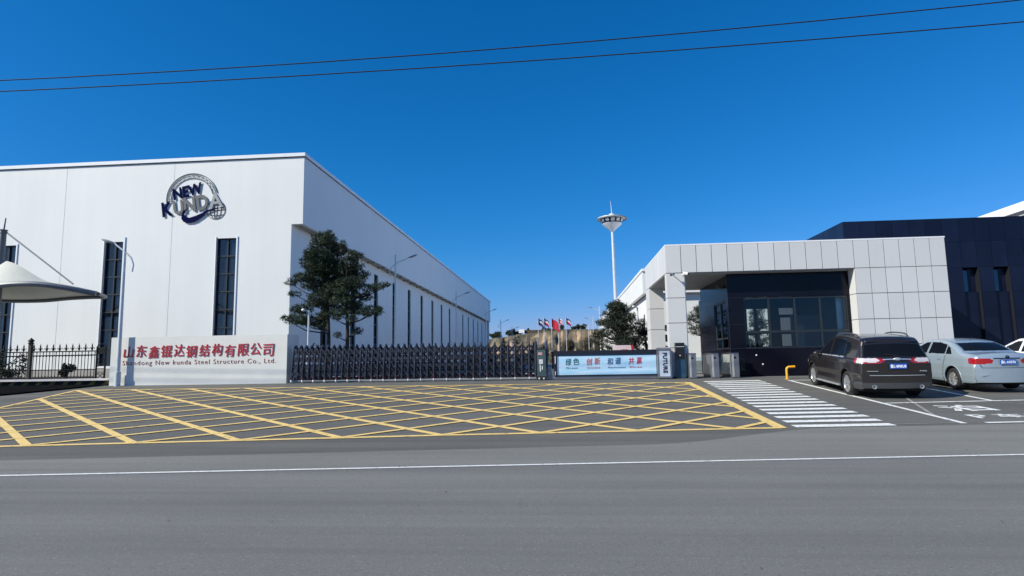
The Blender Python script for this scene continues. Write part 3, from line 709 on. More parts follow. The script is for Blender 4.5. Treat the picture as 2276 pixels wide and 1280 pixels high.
# white hall far right behind it
wh_=thing('white_hall','white hall roof edge rising behind the dark office building at far right','building',(45,60,.88)); WO=Vector((45,60,.88))
rel(MB().box(24,66,25+7,110,7.5,8.75).box(24,66,33,110,.7,7.5),WO).build('wall',MT['clad'],wh_)
rel(MB().box(23.75,66.2,31.8,110,8.95,9.4),WO).build('roof_trim',MT['cap'],wh_); rel(MB().box(23.95,66,31.9,110,8.75,8.95),WO).build('shadow_gap',MT['soffit'],wh_)
# ================================================================ WHITE HALL (middle right)
mh=thing('second_white_hall','white metal-clad hall with black characters on its wall seen behind the gatehouse portal','building',(20,40,.88)); NO=Vector((20,40,.88))
HX=5.12
rel(MB().box(HX,40,40,40.25,5.83,7.25).box(HX,HX+.25,40.25,88,5.83,7.25).box(HX+.35,40,40.36,40.6,1.5,5.83).box(HX+.35,HX+.6,40.6,88,1.5,5.83).box(HX+.25,40,40.25,88,6.9,7.0),NO).build('wall',MT['clad'],mh)
rel(MB().box(HX-.05,40.1,39.9,40.3,7.25,7.42).box(HX-.05,HX+.3,40.3,88,7.25,7.42),NO).build('roof_trim',MT['cap'],mh)
rel(MB().box(HX+.3,40,40.3,40.55,.7,1.5).box(HX+.3,HX+.55,40.55,88,.7,1.5),NO).build('plinth',MT['dado'],mh)
mb=MB()
for i,ch in enumerate('安全第一'[:3]): pass
for ch,z in (('质',3.38),('量',2.76),('为',2.15)): text_wall(mb,ch,6.2,z,.42,.42,40.36,.03,.012)
rel(mb,NO).build('wall_characters',MT['kiosk'],mh)
# ================================================================ TOWER MAST
tw=thing('saucer_light_tower','tall white mast topped by a flying-saucer lamp head and thin antenna','light tower',(6.0,70,.88))
MB().tube([(0,0,0),(-.2,0,15.4)],[.26,.15],14).build('mast',MT['lamp'],tw,True)
c=Vector((-.2,0,0))
MB().lathe([(.2,15.3),(.35,15.5),(1.05,16.05),(1.12,16.2)],c,n=28).build('lower_cone',MT['lamp'],tw,True)
MB().lathe([(1.0,16.2),(1.3,16.75)],c,n=28).build('lamp_band',MT['frame'],tw,True)
mb=MB()
for k in range(12):
    a=2*math.pi*k/12; p=Vector((-.2+1.14*math.cos(a),1.14*math.sin(a),16.47)); q=Vector((math.cos(a),math.sin(a),0)); tng=Vector((-q.y,q.x,0))
    mb.add([p+tng*.2+q*.02+Vector((0,0,-.15)),p-tng*.2+q*.02+Vector((0,0,-.15)),p-tng*.2+q*.13+Vector((0,0,.17)),p+tng*.2+q*.13+Vector((0,0,.17))],[(0,1,2,3)])
mb.build('flood_lamps',MT['whiteplastic'],tw)
MB().lathe([(1.3,16.72),(1.62,16.8),(1.62,16.88),(.6,17.05),(.42,17.08),(.38,17.25),(.2,17.4),(.001,17.43)],c,n=32).build('saucer_roof',MT['lamp'],tw,True)
mb=MB().tube([(-.2+1.66*math.cos(2*math.pi*k/32),1.66*math.sin(2*math.pi*k/32),16.72) for k in range(33)],.07,6,cap=False); mb.build('rim',MT['silver'],tw,True)
MB().tube([(-.2,0,17.4),(-.25,0,18.3),(-.32,0,18.9)],[.05,.03,.015],6).build('antenna',MT['lamp'],tw,True)
# ================================================================ STREET LAMPS
def street_lamp(loc,side,label,h=8.1,group='street lamps along the factory road',m=None,armL=1.35):
    t=thing('street_lamp',label,'street lamp',loc,0,group)
    MB().tube([(0,0,0),(0,0,.6),(0,0,.62),(0,0,h)],[.12,.12,.085,.05],10).build('pole',m or MT['lamp'],t,True)
    s=side
    arm=[(-.38*s,0,h-1.5),(-.42*s,0,h-1.2),(-.3*s,0,h-.9),(0,0,h-.62),(armL*.4*s,0,h-.40),(armL*.72*s,0,h-.2)]
    MB().tube(arm,.035,7).build('arm',m or MT['lamp'],t,True)
    a=Vector((armL*.66*s,0,h-.24)); hd=MB().ellip((0,0,0),(.34,.13,.06)); ang=-s*R(17)
    hd.v=[(a.x+.3*s+x*math.cos(ang)-z*math.sin(ang)*-1*0+0*z, y, a.z+.1+z+x*s*.3) for x,y,z in hd.v]
    hd.build('lamp_head',MT['lamphead'],t,True); return t
for i,Y in enumerate((40.8,63.5,85,107,130)):
    lab=['street lamp beside the long factory wall, nearest the gate','second street lamp along the factory side wall','third street lamp, at the far end of the factory wall','fourth street lamp, against the sky just past the factory end','farthest street lamp of the left row, above the hill edge'][i]
    if i==0: L0=street_lamp((-11.3,Y,.88),1,lab)
    else: dup(L0,((-11.2,-11.1,-10.7,-10.9,-10.9)[i],Y,.88),lab)
for i,Y in enumerate((85,106,128)):
    lab=['white street lamp immediately left of the big pine, nearest of the right row','middle white street lamp of the right row beyond the display','farthest white street lamp of the right row'][i]
    if i==0: R0=street_lamp((4.9,Y,.88),-1,lab)
    else: dup(R0,((4.9,5.0,5.07)[i],Y,.88),lab)
t=street_lamp((-18.74,24.78,.85),-1,'slim street lamp with looped arm before the sign wall',6.35,None,armL=.75)
# ================================================================ FLAGS
flc={'blue':mat('flag_blue',(.02,.02,.12),.8),'red':mat('flag_red',(.45,.01,.03),.8),'white':mat('flag_white',(.5,.5,.55),.8)}
def flag(x,label,stripes,big=1.0,top=9.75):
    t=thing('flagpole',label,'flagpole',(x,115,.88),0,'flagpoles beyond the yard')
    MB().tube([(0,0,0),(0,0,top-.88)],[.07,.04],8).build('pole',MT['lamp'],t,True)
    h=1.25*big; L=.95*big; n=8
    for k,cn in enumerate(stripes):
        V=[]
        for i in range(n+1):
            u=i/n; x_=u*L; y_=.12*math.sin(u*5); drop=.85*big*u+.1*math.sin(u*7)*big
            for q in (k/len(stripes),(k+1)/len(stripes)): V.append((x_+.04,y_,top-.95-drop-q*h))
        MB().add(V,[(2*i,2*i+1,2*i+3,2*i+2) for i in range(n)]).build('flag',flc[cn],t,True)
flag(-4.72,'flagpole with dark blue striped flag, leftmost of the five',('blue','white','blue','blue'),.95)
flag(-3.65,'flagpole with red and blue striped flag, second from left',('blue','white','red','blue'),.95)
flag(-2.25,'flagpole with the large plain red flag, middle of the five',('red',),1.35)
flag(-.96,'flagpole with small red and white flag, right of the plain red flag',('white','red','white','red'),.75)
flag(.45,'flagpole with red, white and blue flag, rightmost of the five',('blue','white','red','blue'),.9)
# ================================================================ HILL
def hz(x,y):
    s=lambda a,b,v: min(max((v-a)/(b-a),0),1)
    top=11.0+ .6*math.sin(x*.05)+.4*math.sin(x*.17+1)- .17*max(0,-15-x) - .03*max(0,x-8)
    gul=.7*math.sin(x*.9+1.3*math.sin(x*.31)+.25*y)+.5*math.sin(x*2.1+2*math.sin(x*.17)-.4*y)+.35*math.sin(x*4.3+3*math.sin(x*.4))+2.2*math.sin(x*.23)+1.2*math.sin(x*.11+2)
    y0=182+gul; cliff=s(y0,y0+13,y); mid=s(y0-14,y0,y)*.30
    return .75+(top-.9)*(mid+.72*cliff**.8)*(1) + .35*s(200,260,y)*top*.3 + .25*math.sin(x*1.7+y*.9)*mid
mb=MB(); nx,ny=300,70; V=[(-95+i*.55,162+j*j*.02+j*.45,hz(-95+i*.55,162+j*j*.02+j*.45)) for i in range(nx) for j in range(ny)]
mb.add(V,[(i*ny+j,(i+1)*ny+j,(i+1)*ny+j+1,i*ny+j+1) for i in range(nx-1) for j in range(ny-1)])
hm=mat('hill_earth',(.24,.15,.095),.95,scale=.45,col2=(.42,.30,.19),detail=8,bump=.8,bscale=1.5); n=hm.node_tree.nodes; l=hm.node_tree.links
ge=n.new('ShaderNodeNewGeometry'); sp=n.new('ShaderNodeSeparateXYZ'); l.new(ge.outputs['Normal'],sp.inputs[0]); mr=n.new('ShaderNodeMapRange'); mr.inputs[1].default_value=.80; mr.inputs[2].default_value=.97; l.new(sp.outputs[2],mr.inputs[0])
mm=n.new('ShaderNodeMix'); mm.data_type='RGBA'; rr=[x for x in n if x.type=='VALTORGB'][0]; l.new(rr.outputs[0],mm.inputs[6]); mm.inputs[7].default_value=(.085,.085,.045,1); l.new(mr.outputs[0],mm.inputs[0]); 
qn=n.new('ShaderNodeTexNoise'); qn.inputs['Scale'].default_value=.11; qn.inputs['Detail'].default_value=7; tcq=[x for x in n if x.type=='TEX_COORD'][0]; l.new(tcq.outputs['Object'],qn.inputs['Vector'])
qr=n.new('ShaderNodeMapRange'); qr.inputs[1].default_value=.48; qr.inputs[2].default_value=.58; l.new(qn.outputs[0],qr.inputs[0])
qm=n.new('ShaderNodeMix'); qm.data_type='RGBA'; l.new(mm.outputs[2],qm.inputs[6]); qm.inputs[7].default_value=(.085,.07,.045,1); l.new(qr.outputs[0],qm.inputs[0]); l.new(qm.outputs[2],n['Principled BSDF'].inputs['Base Color'])
struct(mb.build('hill',hm,smooth=True))
t=thing('hilltop_wall','low dark retaining wall along the top of the eroded hill','wall',(-4,197,10.5))
MB().box(-8.5,8,0,.6,.0,1.1).build('wall',MT['brown'],t); MB().box(-10.3,-8.5,-.5,.5,.2,1.35).build('hut',MT['cap'],t)
# foliage balls far
def blob_tree(name,label,cat,c,r,h,folm,seed,group=None,size=.7,dens=6,trunk_h=1.0,wd=.5):
    rr=random.Random(seed); t=thing(name,label,cat,(c[0],c[1],c[2]),0,group)
    MB().tube([(0,0,-.3),(0,0,trunk_h+h*.4)],[.12+.04*h*.3,.04],6).build('trunk',MT['bark'],t,True)
    pads=[]
    for _ in range(9):
        a=rr.uniform(0,6.28); q=rr.uniform(0,.65)*r; z=trunk_h+h*rr.uniform(.15,.85); pads.append((q*math.cos(a),q*math.sin(a),z,r*rr.uniform(.3,.55),r*rr.uniform(.3,.55),h*rr.uniform(.14,.26)))
    pads_mesh(pads,rr,dens,size,.3,wd).build('crown',folm,t); return t
ORD=['first','second','third','fourth','fifth','sixth','seventh','eighth','ninth','tenth','eleventh','twelfth','thirteenth','fourteenth']
hill=[(-23.4,1.6,1.5),(-21.6,1.6,2.0),(-18.3,1.3,1.9),(-16.6,1.8,2.3),(-14.9,1.2,1.4),(-11.6,.5,2.0),(-6.6,.9,1.9),(-4.9,.8,1.1),(-3.2,.7,.8),(-.6,1.1,1.9),(3.4,1.3,1.2),(4.9,1.2,1.8),(6.4,1.2,1.7)]
for i,(x,r,h) in enumerate(hill):
    blob_tree('hilltop_tree','dark tree on the far hill crest, '+ORD[i]+' from the left','tree',(x,203,max(hz(x,203)-.1,9.2)),r*1.1,h,MT['farleaf'],50+i,'trees along the hill crest',.45,14,.2)
for i,(x,y,r,h) in enumerate([(-7,155,1.6,3.6),(-4.6,146,1.3,4.6),(-2.2,150,1.3,3.2),(1.0,148,1.7,5.2),(3.5,152,1.5,3.4),(5.6,146,2.0,5.6),(7.8,150,1.6,4.6)]):
    blob_tree('bare_tree','bare brown tree below the eroded hill, '+ORD[i]+' from the left','tree',(x,y,.88),r,h,MT['brown'],90+i,'bare trees below the hill',.7,34,.3,.1)
for i,(x,y,h,r) in enumerate([(-9.4,61,1.9,.5),(-8.3,60,1.9,.5),(-7.2,62,2.1,.5),(-5.83,60,3.0,.55),(-4.52,60,3.0,.55),(-3.99,60,1.9,.4),(-3.3,60,1.9,.4),(-2.88,60,2.6,.45),(-2.0,62,2.2,.6)]):
    blob_tree('young_conifer','young dark conifer behind the folding gate, '+ORD[i]+' from the left','tree',(x,y,.88),r,h,MT['needle2'],120+i,'young conifers in the yard',.22,60,.1,.3)
for i,x in enumerate(rangef(-14.8,-1.2,1.05)):
    if i in (0,): pass
    blob_tree('clipped_shrub','low dark shrub close behind the folding gate, '+ORD[i]+' from the left','shrub',(x,29.5+.5*math.sin(i*1.7),.86),.42,.62+.12*math.sin(i*2.3),MT['leaf'],160+i,'shrubs behind the gate',.12,170,.02,.4)
# ================================================================ PINES
def ZP(zx,zy,y):
    px=620+zx/4.573; py=500+zy/4.573; k=y/33
    return ((-15.44+(px-630)*.02536)*k,(8.92-(py-518)*.02507-1.6)*k+1.6)
def pads_from(lst,y0,seed,spread=.7):
    rr=random.Random(seed); o=[]
    for zx,zy,rx,ry in lst:
        y=y0+rr.uniform(-spread,spread); x,z=ZP(zx,zy,y); a=rx*.0066; c=ry*.0062
        o.append((x,y,z,a,max(.25,a*.8),c))
    return o
ORD=['first','second','third','fourth','fifth','sixth','seventh','eighth','ninth','tenth','eleventh','twelfth','thirteenth','fourteenth']
A=[(450,150,100,65),(505,100,30,40),(350,220,55,60),(480,240,90,60),(600,265,75,55),(650,210,25,40),(400,320,120,70),(300,380,85,65),(480,430,140,65),(250,540,95,40),(110,580,55,32),(380,540,110,55),(560,550,110,60),(160,700,55,25),(230,860,95,45),(190,960,105,45),(70,945,40,22),(330,980,100,45),(450,810,80,35),(430,1010,65,45),(350,800,75,35),(330,300,70,60),(540,340,80,50),(420,640,110,45),(520,700,110,45),(400,740,90,35),(560,860,90,40),(480,920,80,35),(560,420,80,60),(620,520,80,55),(600,460,100,60),(640,580,90,50),(600,760,90,40),(560,620,90,50),(380,450,110,60),(300,620,70,35)]
B_=[(770,330,65,45),(700,400,90,55),(650,480,100,55),(780,510,85,45),(860,530,55,45),(600,620,110,45),(760,620,100,45),(1000,645,70,32),(1100,630,28,14),(920,670,55,35),(850,750,85,35),(640,780,100,35),(760,820,85,35),(930,895,100,45),(1010,880,35,28),(800,1090,45,28),(740,960,45,32),(590,960,38,14),(600,1130,35,22),(700,540,90,50),(560,700,80,30),(680,700,100,40),(740,880,90,35),(620,900,80,30),(800,430,50,40),(720,600,90,50)]
def trk(zx0,zx1,ztop,y,base=1330,wob=8):
    pts=[]
    for k in range(7):
        u=k/6; x,z=ZP(zx0+(zx1-zx0)*u+wob*math.sin(u*7),base+(ztop-base)*u,y); pts.append((x,y,max(z,.85)))
    pts[0]=(pts[0][0],y,.85); return pts
tree('pine_tree','taller dark pine with spreading tiers, left of the pair by the factory corner','tree',trk(515,470,170,33.2),pads_from(A,33.2,3),11,MT['needle'],'pair of pines by the factory corner',dens=480,size=.2,wd=.17)
tree('pine_tree','shorter pine with long right-hand boughs, right of the pair by the factory corner','tree',trk(700,690,330,32.4),pads_from(B_,32.4,5),12,MT['needle'],'pair of pines by the factory corner',dens=480,size=.2,wd=.17)
t=thing('tree_prop','slanting timber props bracing the two pines','tree props',(-12.5,32.4,.88)); 
mb=MB()
for a,b in (((-2.2,0),(-.9,1.9)),((.3,0),(-.8,1.8)),((1.9,0),(.7,1.7)),((-.8,0),(-1.0,1.5))): mb.tube([(a[0],.2,0),(b[0],0,b[1])],.04,6)
mb.build('timber_poles',MT['bark'],t,True)
def bush_pine(name,label,base,w_,zlow,ztop,seed,n=60,dens=120):
    rr=random.Random(seed); pads=[]
    for _ in range(n):
        u=rr.random()**.8; z=zlow+(ztop-zlow)*u; rad=w_*.5*(1-u**1.7)*1.0+.12; a=rr.uniform(0,6.28); q=rad*math.sqrt(rr.uniform(.2,1))
        pads.append((base[0]+q*math.cos(a),base[1]+q*math.sin(a)*.8,z,rr.uniform(.28,.5),rr.uniform(.28,.5),rr.uniform(.14,.24)))
    tk=[(base[0]+.05*math.sin(k),base[1],base[2]+(ztop-base[2])*k/6) for k in range(7)]
    return tree(name,label,'tree',tk,pads,seed+1,MT['needle2'],None,dens*1.6,.2,wd=.13)
bush_pine('pine_tree','broad dense dark pine behind the display board, before the white hall',(3.1,36,.88),3.1,2.0,4.85,31,85,150)
bush_pine('pine_tree','ragged pine seen through the portal against the white wall, beside the booth',(7.55,34.5,.88),1.9,2.6,4.6,41,34,90)
bush_pine('pine_tree','small dark pine next to the portal rear pillar',(4.85,37.6,.88),1.2,1.6,4.3,47,24,110)
# ================================================================ SMALL THINGS IN YARD
def campole(loc,label,h):
    t=thing('camera_pole',label,'camera pole',loc); MB().tube([(0,0,0),(0,0,h)],[.06,.045],8).build('pole',MT['lamp'],t,True)
    MB().tube([(0,0,h-.05),(-.2,-.1,h)],.03,6).build('arm',MT['lamp'],t); MB().ellip((-.24,-.12,h+.02),(.1,.1,.07)).build('camera_head',MT['whiteplastic'],t)
bush_pine('pine_tree','dark pine seen through the booth windows, behind the guard booth',(10.5,34.5,.88),1.5,1.7,4.2,53,26,110)
campole((-12.72,30,.88),'slim white camera pole in front of the left pine trunk',3.45)
campole((4.6,39.0,.88),'thin pole beside the corner of the white hall',4.0)
t=thing('banner_board','low pink and white banner board with red 100 behind the display screen','banner',(3.05,33,.88))
mb=MB(); mb.prism([(-.52,.1),(.62,.1),(.42,1.5),(-.52,1.5)],lambda a,b:(a,0,b),lambda a,b:(a,.08,b)); mb.build('board',mat('banner_white',(.62,.5,.52),.6),t)
mb=MB(); mb.prism([(.62,.1),(.72,.1),(.55,1.5),(.42,1.5)],lambda a,b:(a,0,b),lambda a,b:(a,.08,b)); mb.build('red_edge',MT['red'],t)
mb=MB(); text_wall(mb,'100',-.1,1.1,.36,.2,-.002,.01,.02); mb.build('number',MT['red'],t)
mb=MB(); mb.box(-.4,-.34,.1,.16,0,1.2).box(.4,.46,.1,.16,0,1.2); mb.build('legs',MT['beam'],t)
# overhead wires (poles stand outside the frame)
for lab,z0,xc,kq in (('upper overhead wire crossing the top left of the sky',11.07,-13,.0010),('lower overhead wire crossing the top left of the sky',10.68,-11,.0007)):
    pts=[(-60+k*4,18,z0+kq*(-60+k*4-xc)**2) for k in range(31)]
    o=MB().tube(pts,.018,5).build('overhead_wire',MT['rubber']); tag(o,lab,'wire','overhead wires')
# ================================================================ MEMBRANE CARPORT
cv=thing('membrane_canopy','white tensile fabric canopy on a grey mast with curved edge beam at the left edge','canopy',(-29.7,30.3,.88)); CO=Vector((-29.5,30.3,.88))
rel(MB().tube([(-29.7,30.3,.88),(-29.7,30.3,9.0),(-29.7,30.3,9.1)],[.17,.14,.2],12),CO).build('mast',MT['beam'],cv,True)
rel(MB().tube([(-29.7,30.3,9.1),(-29.64,30.3,9.75)],[.04,.03],6),CO).build('finial',MT['beam'],cv)
rel(MB().tube([(-29.6,30.3,9.0),(-25.25,30.0,6.0)],.04,7).tube([(-29.8,30.3,9.0),(-34.1,30.0,6.0)],.04,7),CO).build('stay_rod',MT['beam'],cv,True)
def interp(P,x):
    for a,b in zip(P,P[1:]):
        if a[0]<=x<=b[0]:
            u=(x-a[0])/(b[0]-a[0]); return [a[i]+(b[i]-a[i])*u for i in range(len(a))]
    return list(P[-1])
def cr(P,n):
    """catmull-rom through points"""
    Q=[P[0]]+P+[P[-1]]; o=[]
    for i in range(1,len(Q)-2):
        p0,p1,p2,p3=[np.array(q,float) for q in Q[i-1:i+3]]
        for k in range(n):
            t=k/n; o.append(.5*((2*p1)+(-p0+p2)*t+(2*p0-5*p1+4*p2-p3)*t*t+(-p0+3*p1-3*p2+p3)*t**3))
    o.append(np.array(P[-1],float)); return o
front=[(-24.15,30.2,5.6),(-25.3,29.4,5.86),(-26.5,29.0,6.02),(-28.0,28.8,5.98),(-29.6,28.7,5.72),(-31.4,28.8,5.75),(-33,29.0,6.0),(-34.2,29.5,5.85),(-35.3,30.2,5.6)]
ridge=[(-24.15,30.3,5.62),(-25.2,30.3,5.86),(-26.1,30.3,6.05),(-27.2,30.3,6.3),(-29.65,30.3,7.4),(-32.2,30.3,6.3),(-33.3,30.3,6.05),(-34.2,30.3,5.86),(-35.3,30.3,5.62)]
back=[(x,60.6-y+1.2,5.55+.3*(z-5.55)) for x,y,z in front]; back[0]=(-24.15,30.4,5.58); back[-1]=(-35.3,30.4,5.58)
F1,RD,BK=cr(front,8),cr(ridge,8),cr(back,8)
mb=MB(); n=len(F1); K=8; V=[]
for i in range(n):
    for k in range(-K,K+1):
        u=abs(k)/K; e=F1[i] if k<0 else BK[i]; p=RD[i]*(1-u)+e*u; p=p.copy(); p[2]-=.35*math.sin(u*math.pi)*max(0,(RD[i][2]-5.9)); V.append(p)
W_=2*K+1; mb.add(V,[(i*W_+j,(i+1)*W_+j,(i+1)*W_+j+1,i*W_+j+1) for i in range(n-1) for j in range(W_-1)])
fb=rel(mb,CO).build('fabric_roof',MT['fabric'],cv,True)
so_=fb.modifiers.new('s','SOLIDIFY'); so_.thickness=.02
rel(MB().tube([p-np.array([0,0,.1]) for p in F1],.14,8).tube([p-np.array([0,0,.08]) for p in BK],.09,8),CO).build('edge_beam',MT['beam'],cv,True)
# ================================================================ FENCE
def fence_section(x0,x1,label,seedpost=True):
    t=thing('iron_fence',label,'fence',((x0+x1)/2,25.5,1.1),0,'wrought iron fence panels'); O=Vector(((x0+x1)/2,25.5,1.1))
    rl=MB()
    for z,h in ((1.22,.06),(1.57,.035),(2.20,.045),(2.37,.05)): rl.box(x0,x1,25.48,25.52,z-h/2,z+h/2)
    rel(rl,O).build('rails',MT['iron'],t)
    pk=MB(); fn=MB(); sc=MB(); n=int((x1-x0)/.155)
    for k in range(n+1):
        x=x0+.04+(x1-x0-.08)*k/n; tall=k%2==0
        pk.tube([(x,25.5,1.15),(x,25.5,2.42 if tall else 2.3)],.015,5)
        if tall:
            fn.lathe([(.015,2.40),(.045,2.45),(.05,2.50),(.02,2.54),(.035,2.58),(.003,2.72)],(x,25.5,0),n=6)
            for s in (-1,1): fn.tube([(x,25.5,2.44),(x+s*.05,25.5,2.52),(x+s*.10,25.5,2.52),(x+s*.12,25.5,2.46)],.014,4)
        else: fn.lathe([(.012,2.28),(.03,2.31),(.002,2.36)],(x,25.5,0),n=6)
        if k<n:
            w=(x1-x0-.08)/n; sc.tube([(x+w*.5-w*.5*math.cos(a),25.5,2.11+.08*math.sin(a)) for a in [math.pi*i/6 for i in range(7)]],.014,4)
            sc.tube([(x+w*.5-w*.5*math.cos(a),25.5,1.34-.08*math.sin(a)) for a in [math.pi*i/6 for i in range(7)]],.014,4)
    rel(pk,O).build('pickets',MT['iron'],t); rel(fn,O).build('finials',MT['iron'],t); rel(sc,O).build('scallops',MT['iron'],t)
    return t
fence_section(-23.3,-20.35,'black wrought iron fence panel between the tall fence post and the scrollwork pillar')
fence_section(-26.6,-23.55,'black wrought iron fence panel left of the tall fence post')
fence_section(-29.9,-26.85,'black wrought iron fence panel farthest left, running out of frame')
def fpost(x,label):
    t=thing('fence_post',label,'fence post',(x,25.5,.88),0,'fence posts'); MB().box(-.065,.065,-.065,.065,.0,1.88).build('shaft',MT['post'],t)
    MB().lathe([(.12,1.86),(.12,1.90),(.07,1.93),(.13,1.98),(.12,2.01),(.03,2.09),(.001,2.13)],n=8).build('cap',MT['post'],t,True); return t
fpost(-23.42,'tall dark bronze fence post with pointed cap near the left edge'); fpost(-26.72,'fence post just outside the left end of the visible fence')
t=thing('scroll_pillar','narrow iron fence pillar filled with scrollwork at the left end of the sign wall','fence pillar',(-20.1,25.5,1.0))
mb=MB().tube([(-.2,0,-.1),(-.2,0,1.55)],.04,6).tube([(.2,0,-.1),(.2,0,1.55)],.04,6); 
for z in (.15,.45,.6,.8,1.25,1.5): mb.tube([(-.2,0,z),(.2,0,z)],.015,5)
mb.build('frame',MT['iron'],t,True)
mb=MB()
for z in (.3,.95): 
    for s in (-1,1): mb.tube([(s*.1+.07*math.cos(a)*s,0,z+.09*math.sin(a)) for a in [i*math.pi/5 for i in range(11)]],.02,4)
mb.box(-.18,.18,-.01,.01,1.25,1.5); mb.build('scrollwork',MT['iron'],t); 
mb=MB().tube([(-.2+.2*(1-math.cos(a)),0,1.55+.12*math.sin(a)) for a in [i*math.pi/8 for i in range(9)]],.02,5); mb.build('arched_top',MT['iron'],t)
lw=thing('fence_base_wall','low base wall under the iron fence with faded yellow and black hazard stripes','low wall',(-27,25.5,.8))
MB().box(-13,7.55,-.15,.25,0,.3).build('wall',MT['hazblack'],lw); MB().box(-13.02,7.58,-.42,.3,.3,.38).build('coping',MT['kerbwhite'],lw)
mb=MB(); x=-12.8
while x<7.1: mb.quad((x,-.154,.03),(x+.22,-.154,.03),(x+.47,-.154,.28),(x+.25,-.154,.28)); x+=.62
mb.build('hazard_stripes',MT['hazyellow'],lw)
blob_tree('round_shrub','dark ball-shaped shrub directly behind the iron fence','shrub',(-22.85,26.9,.88),.36,.62,MT['needle2'],300,None,.10,1300,.42,.5)
for k,(x,r,h) in enumerate([(-26.2,.8,1.3),(-27.6,.8,1.4)]): blob_tree('fence_shrub','dark bushy shrub behind the fence at the left edge, '+('right' if k==0 else 'left')+' one','shrub',(x,27.4,.88),r,h,MT['leaf'],310+k,'bushy shrubs behind the fence',.15,120,.1,.4)
# ground lettering in the bay
def ground_text(s,x,y,w,h,name):
    V,F,_=text_me(s,w,h,0,.025); mb=MB(); mb.add([(x+a[0]+ -.08*a[1],y+a[1]+.1*a[0],g(x+a[0],y+a[1]+.1*a[0])+.003) for a in V],F); return struct(mb.build(name,MT['white_line']))
ground_text('泊',9.12,15.6,1.1,.98,'bay_lettering'); ground_text('P',9.0,14.55,.35,.5,'bay_lettering'); ground_text('车位',9.55,14.62,1.3,.5,'bay_lettering')
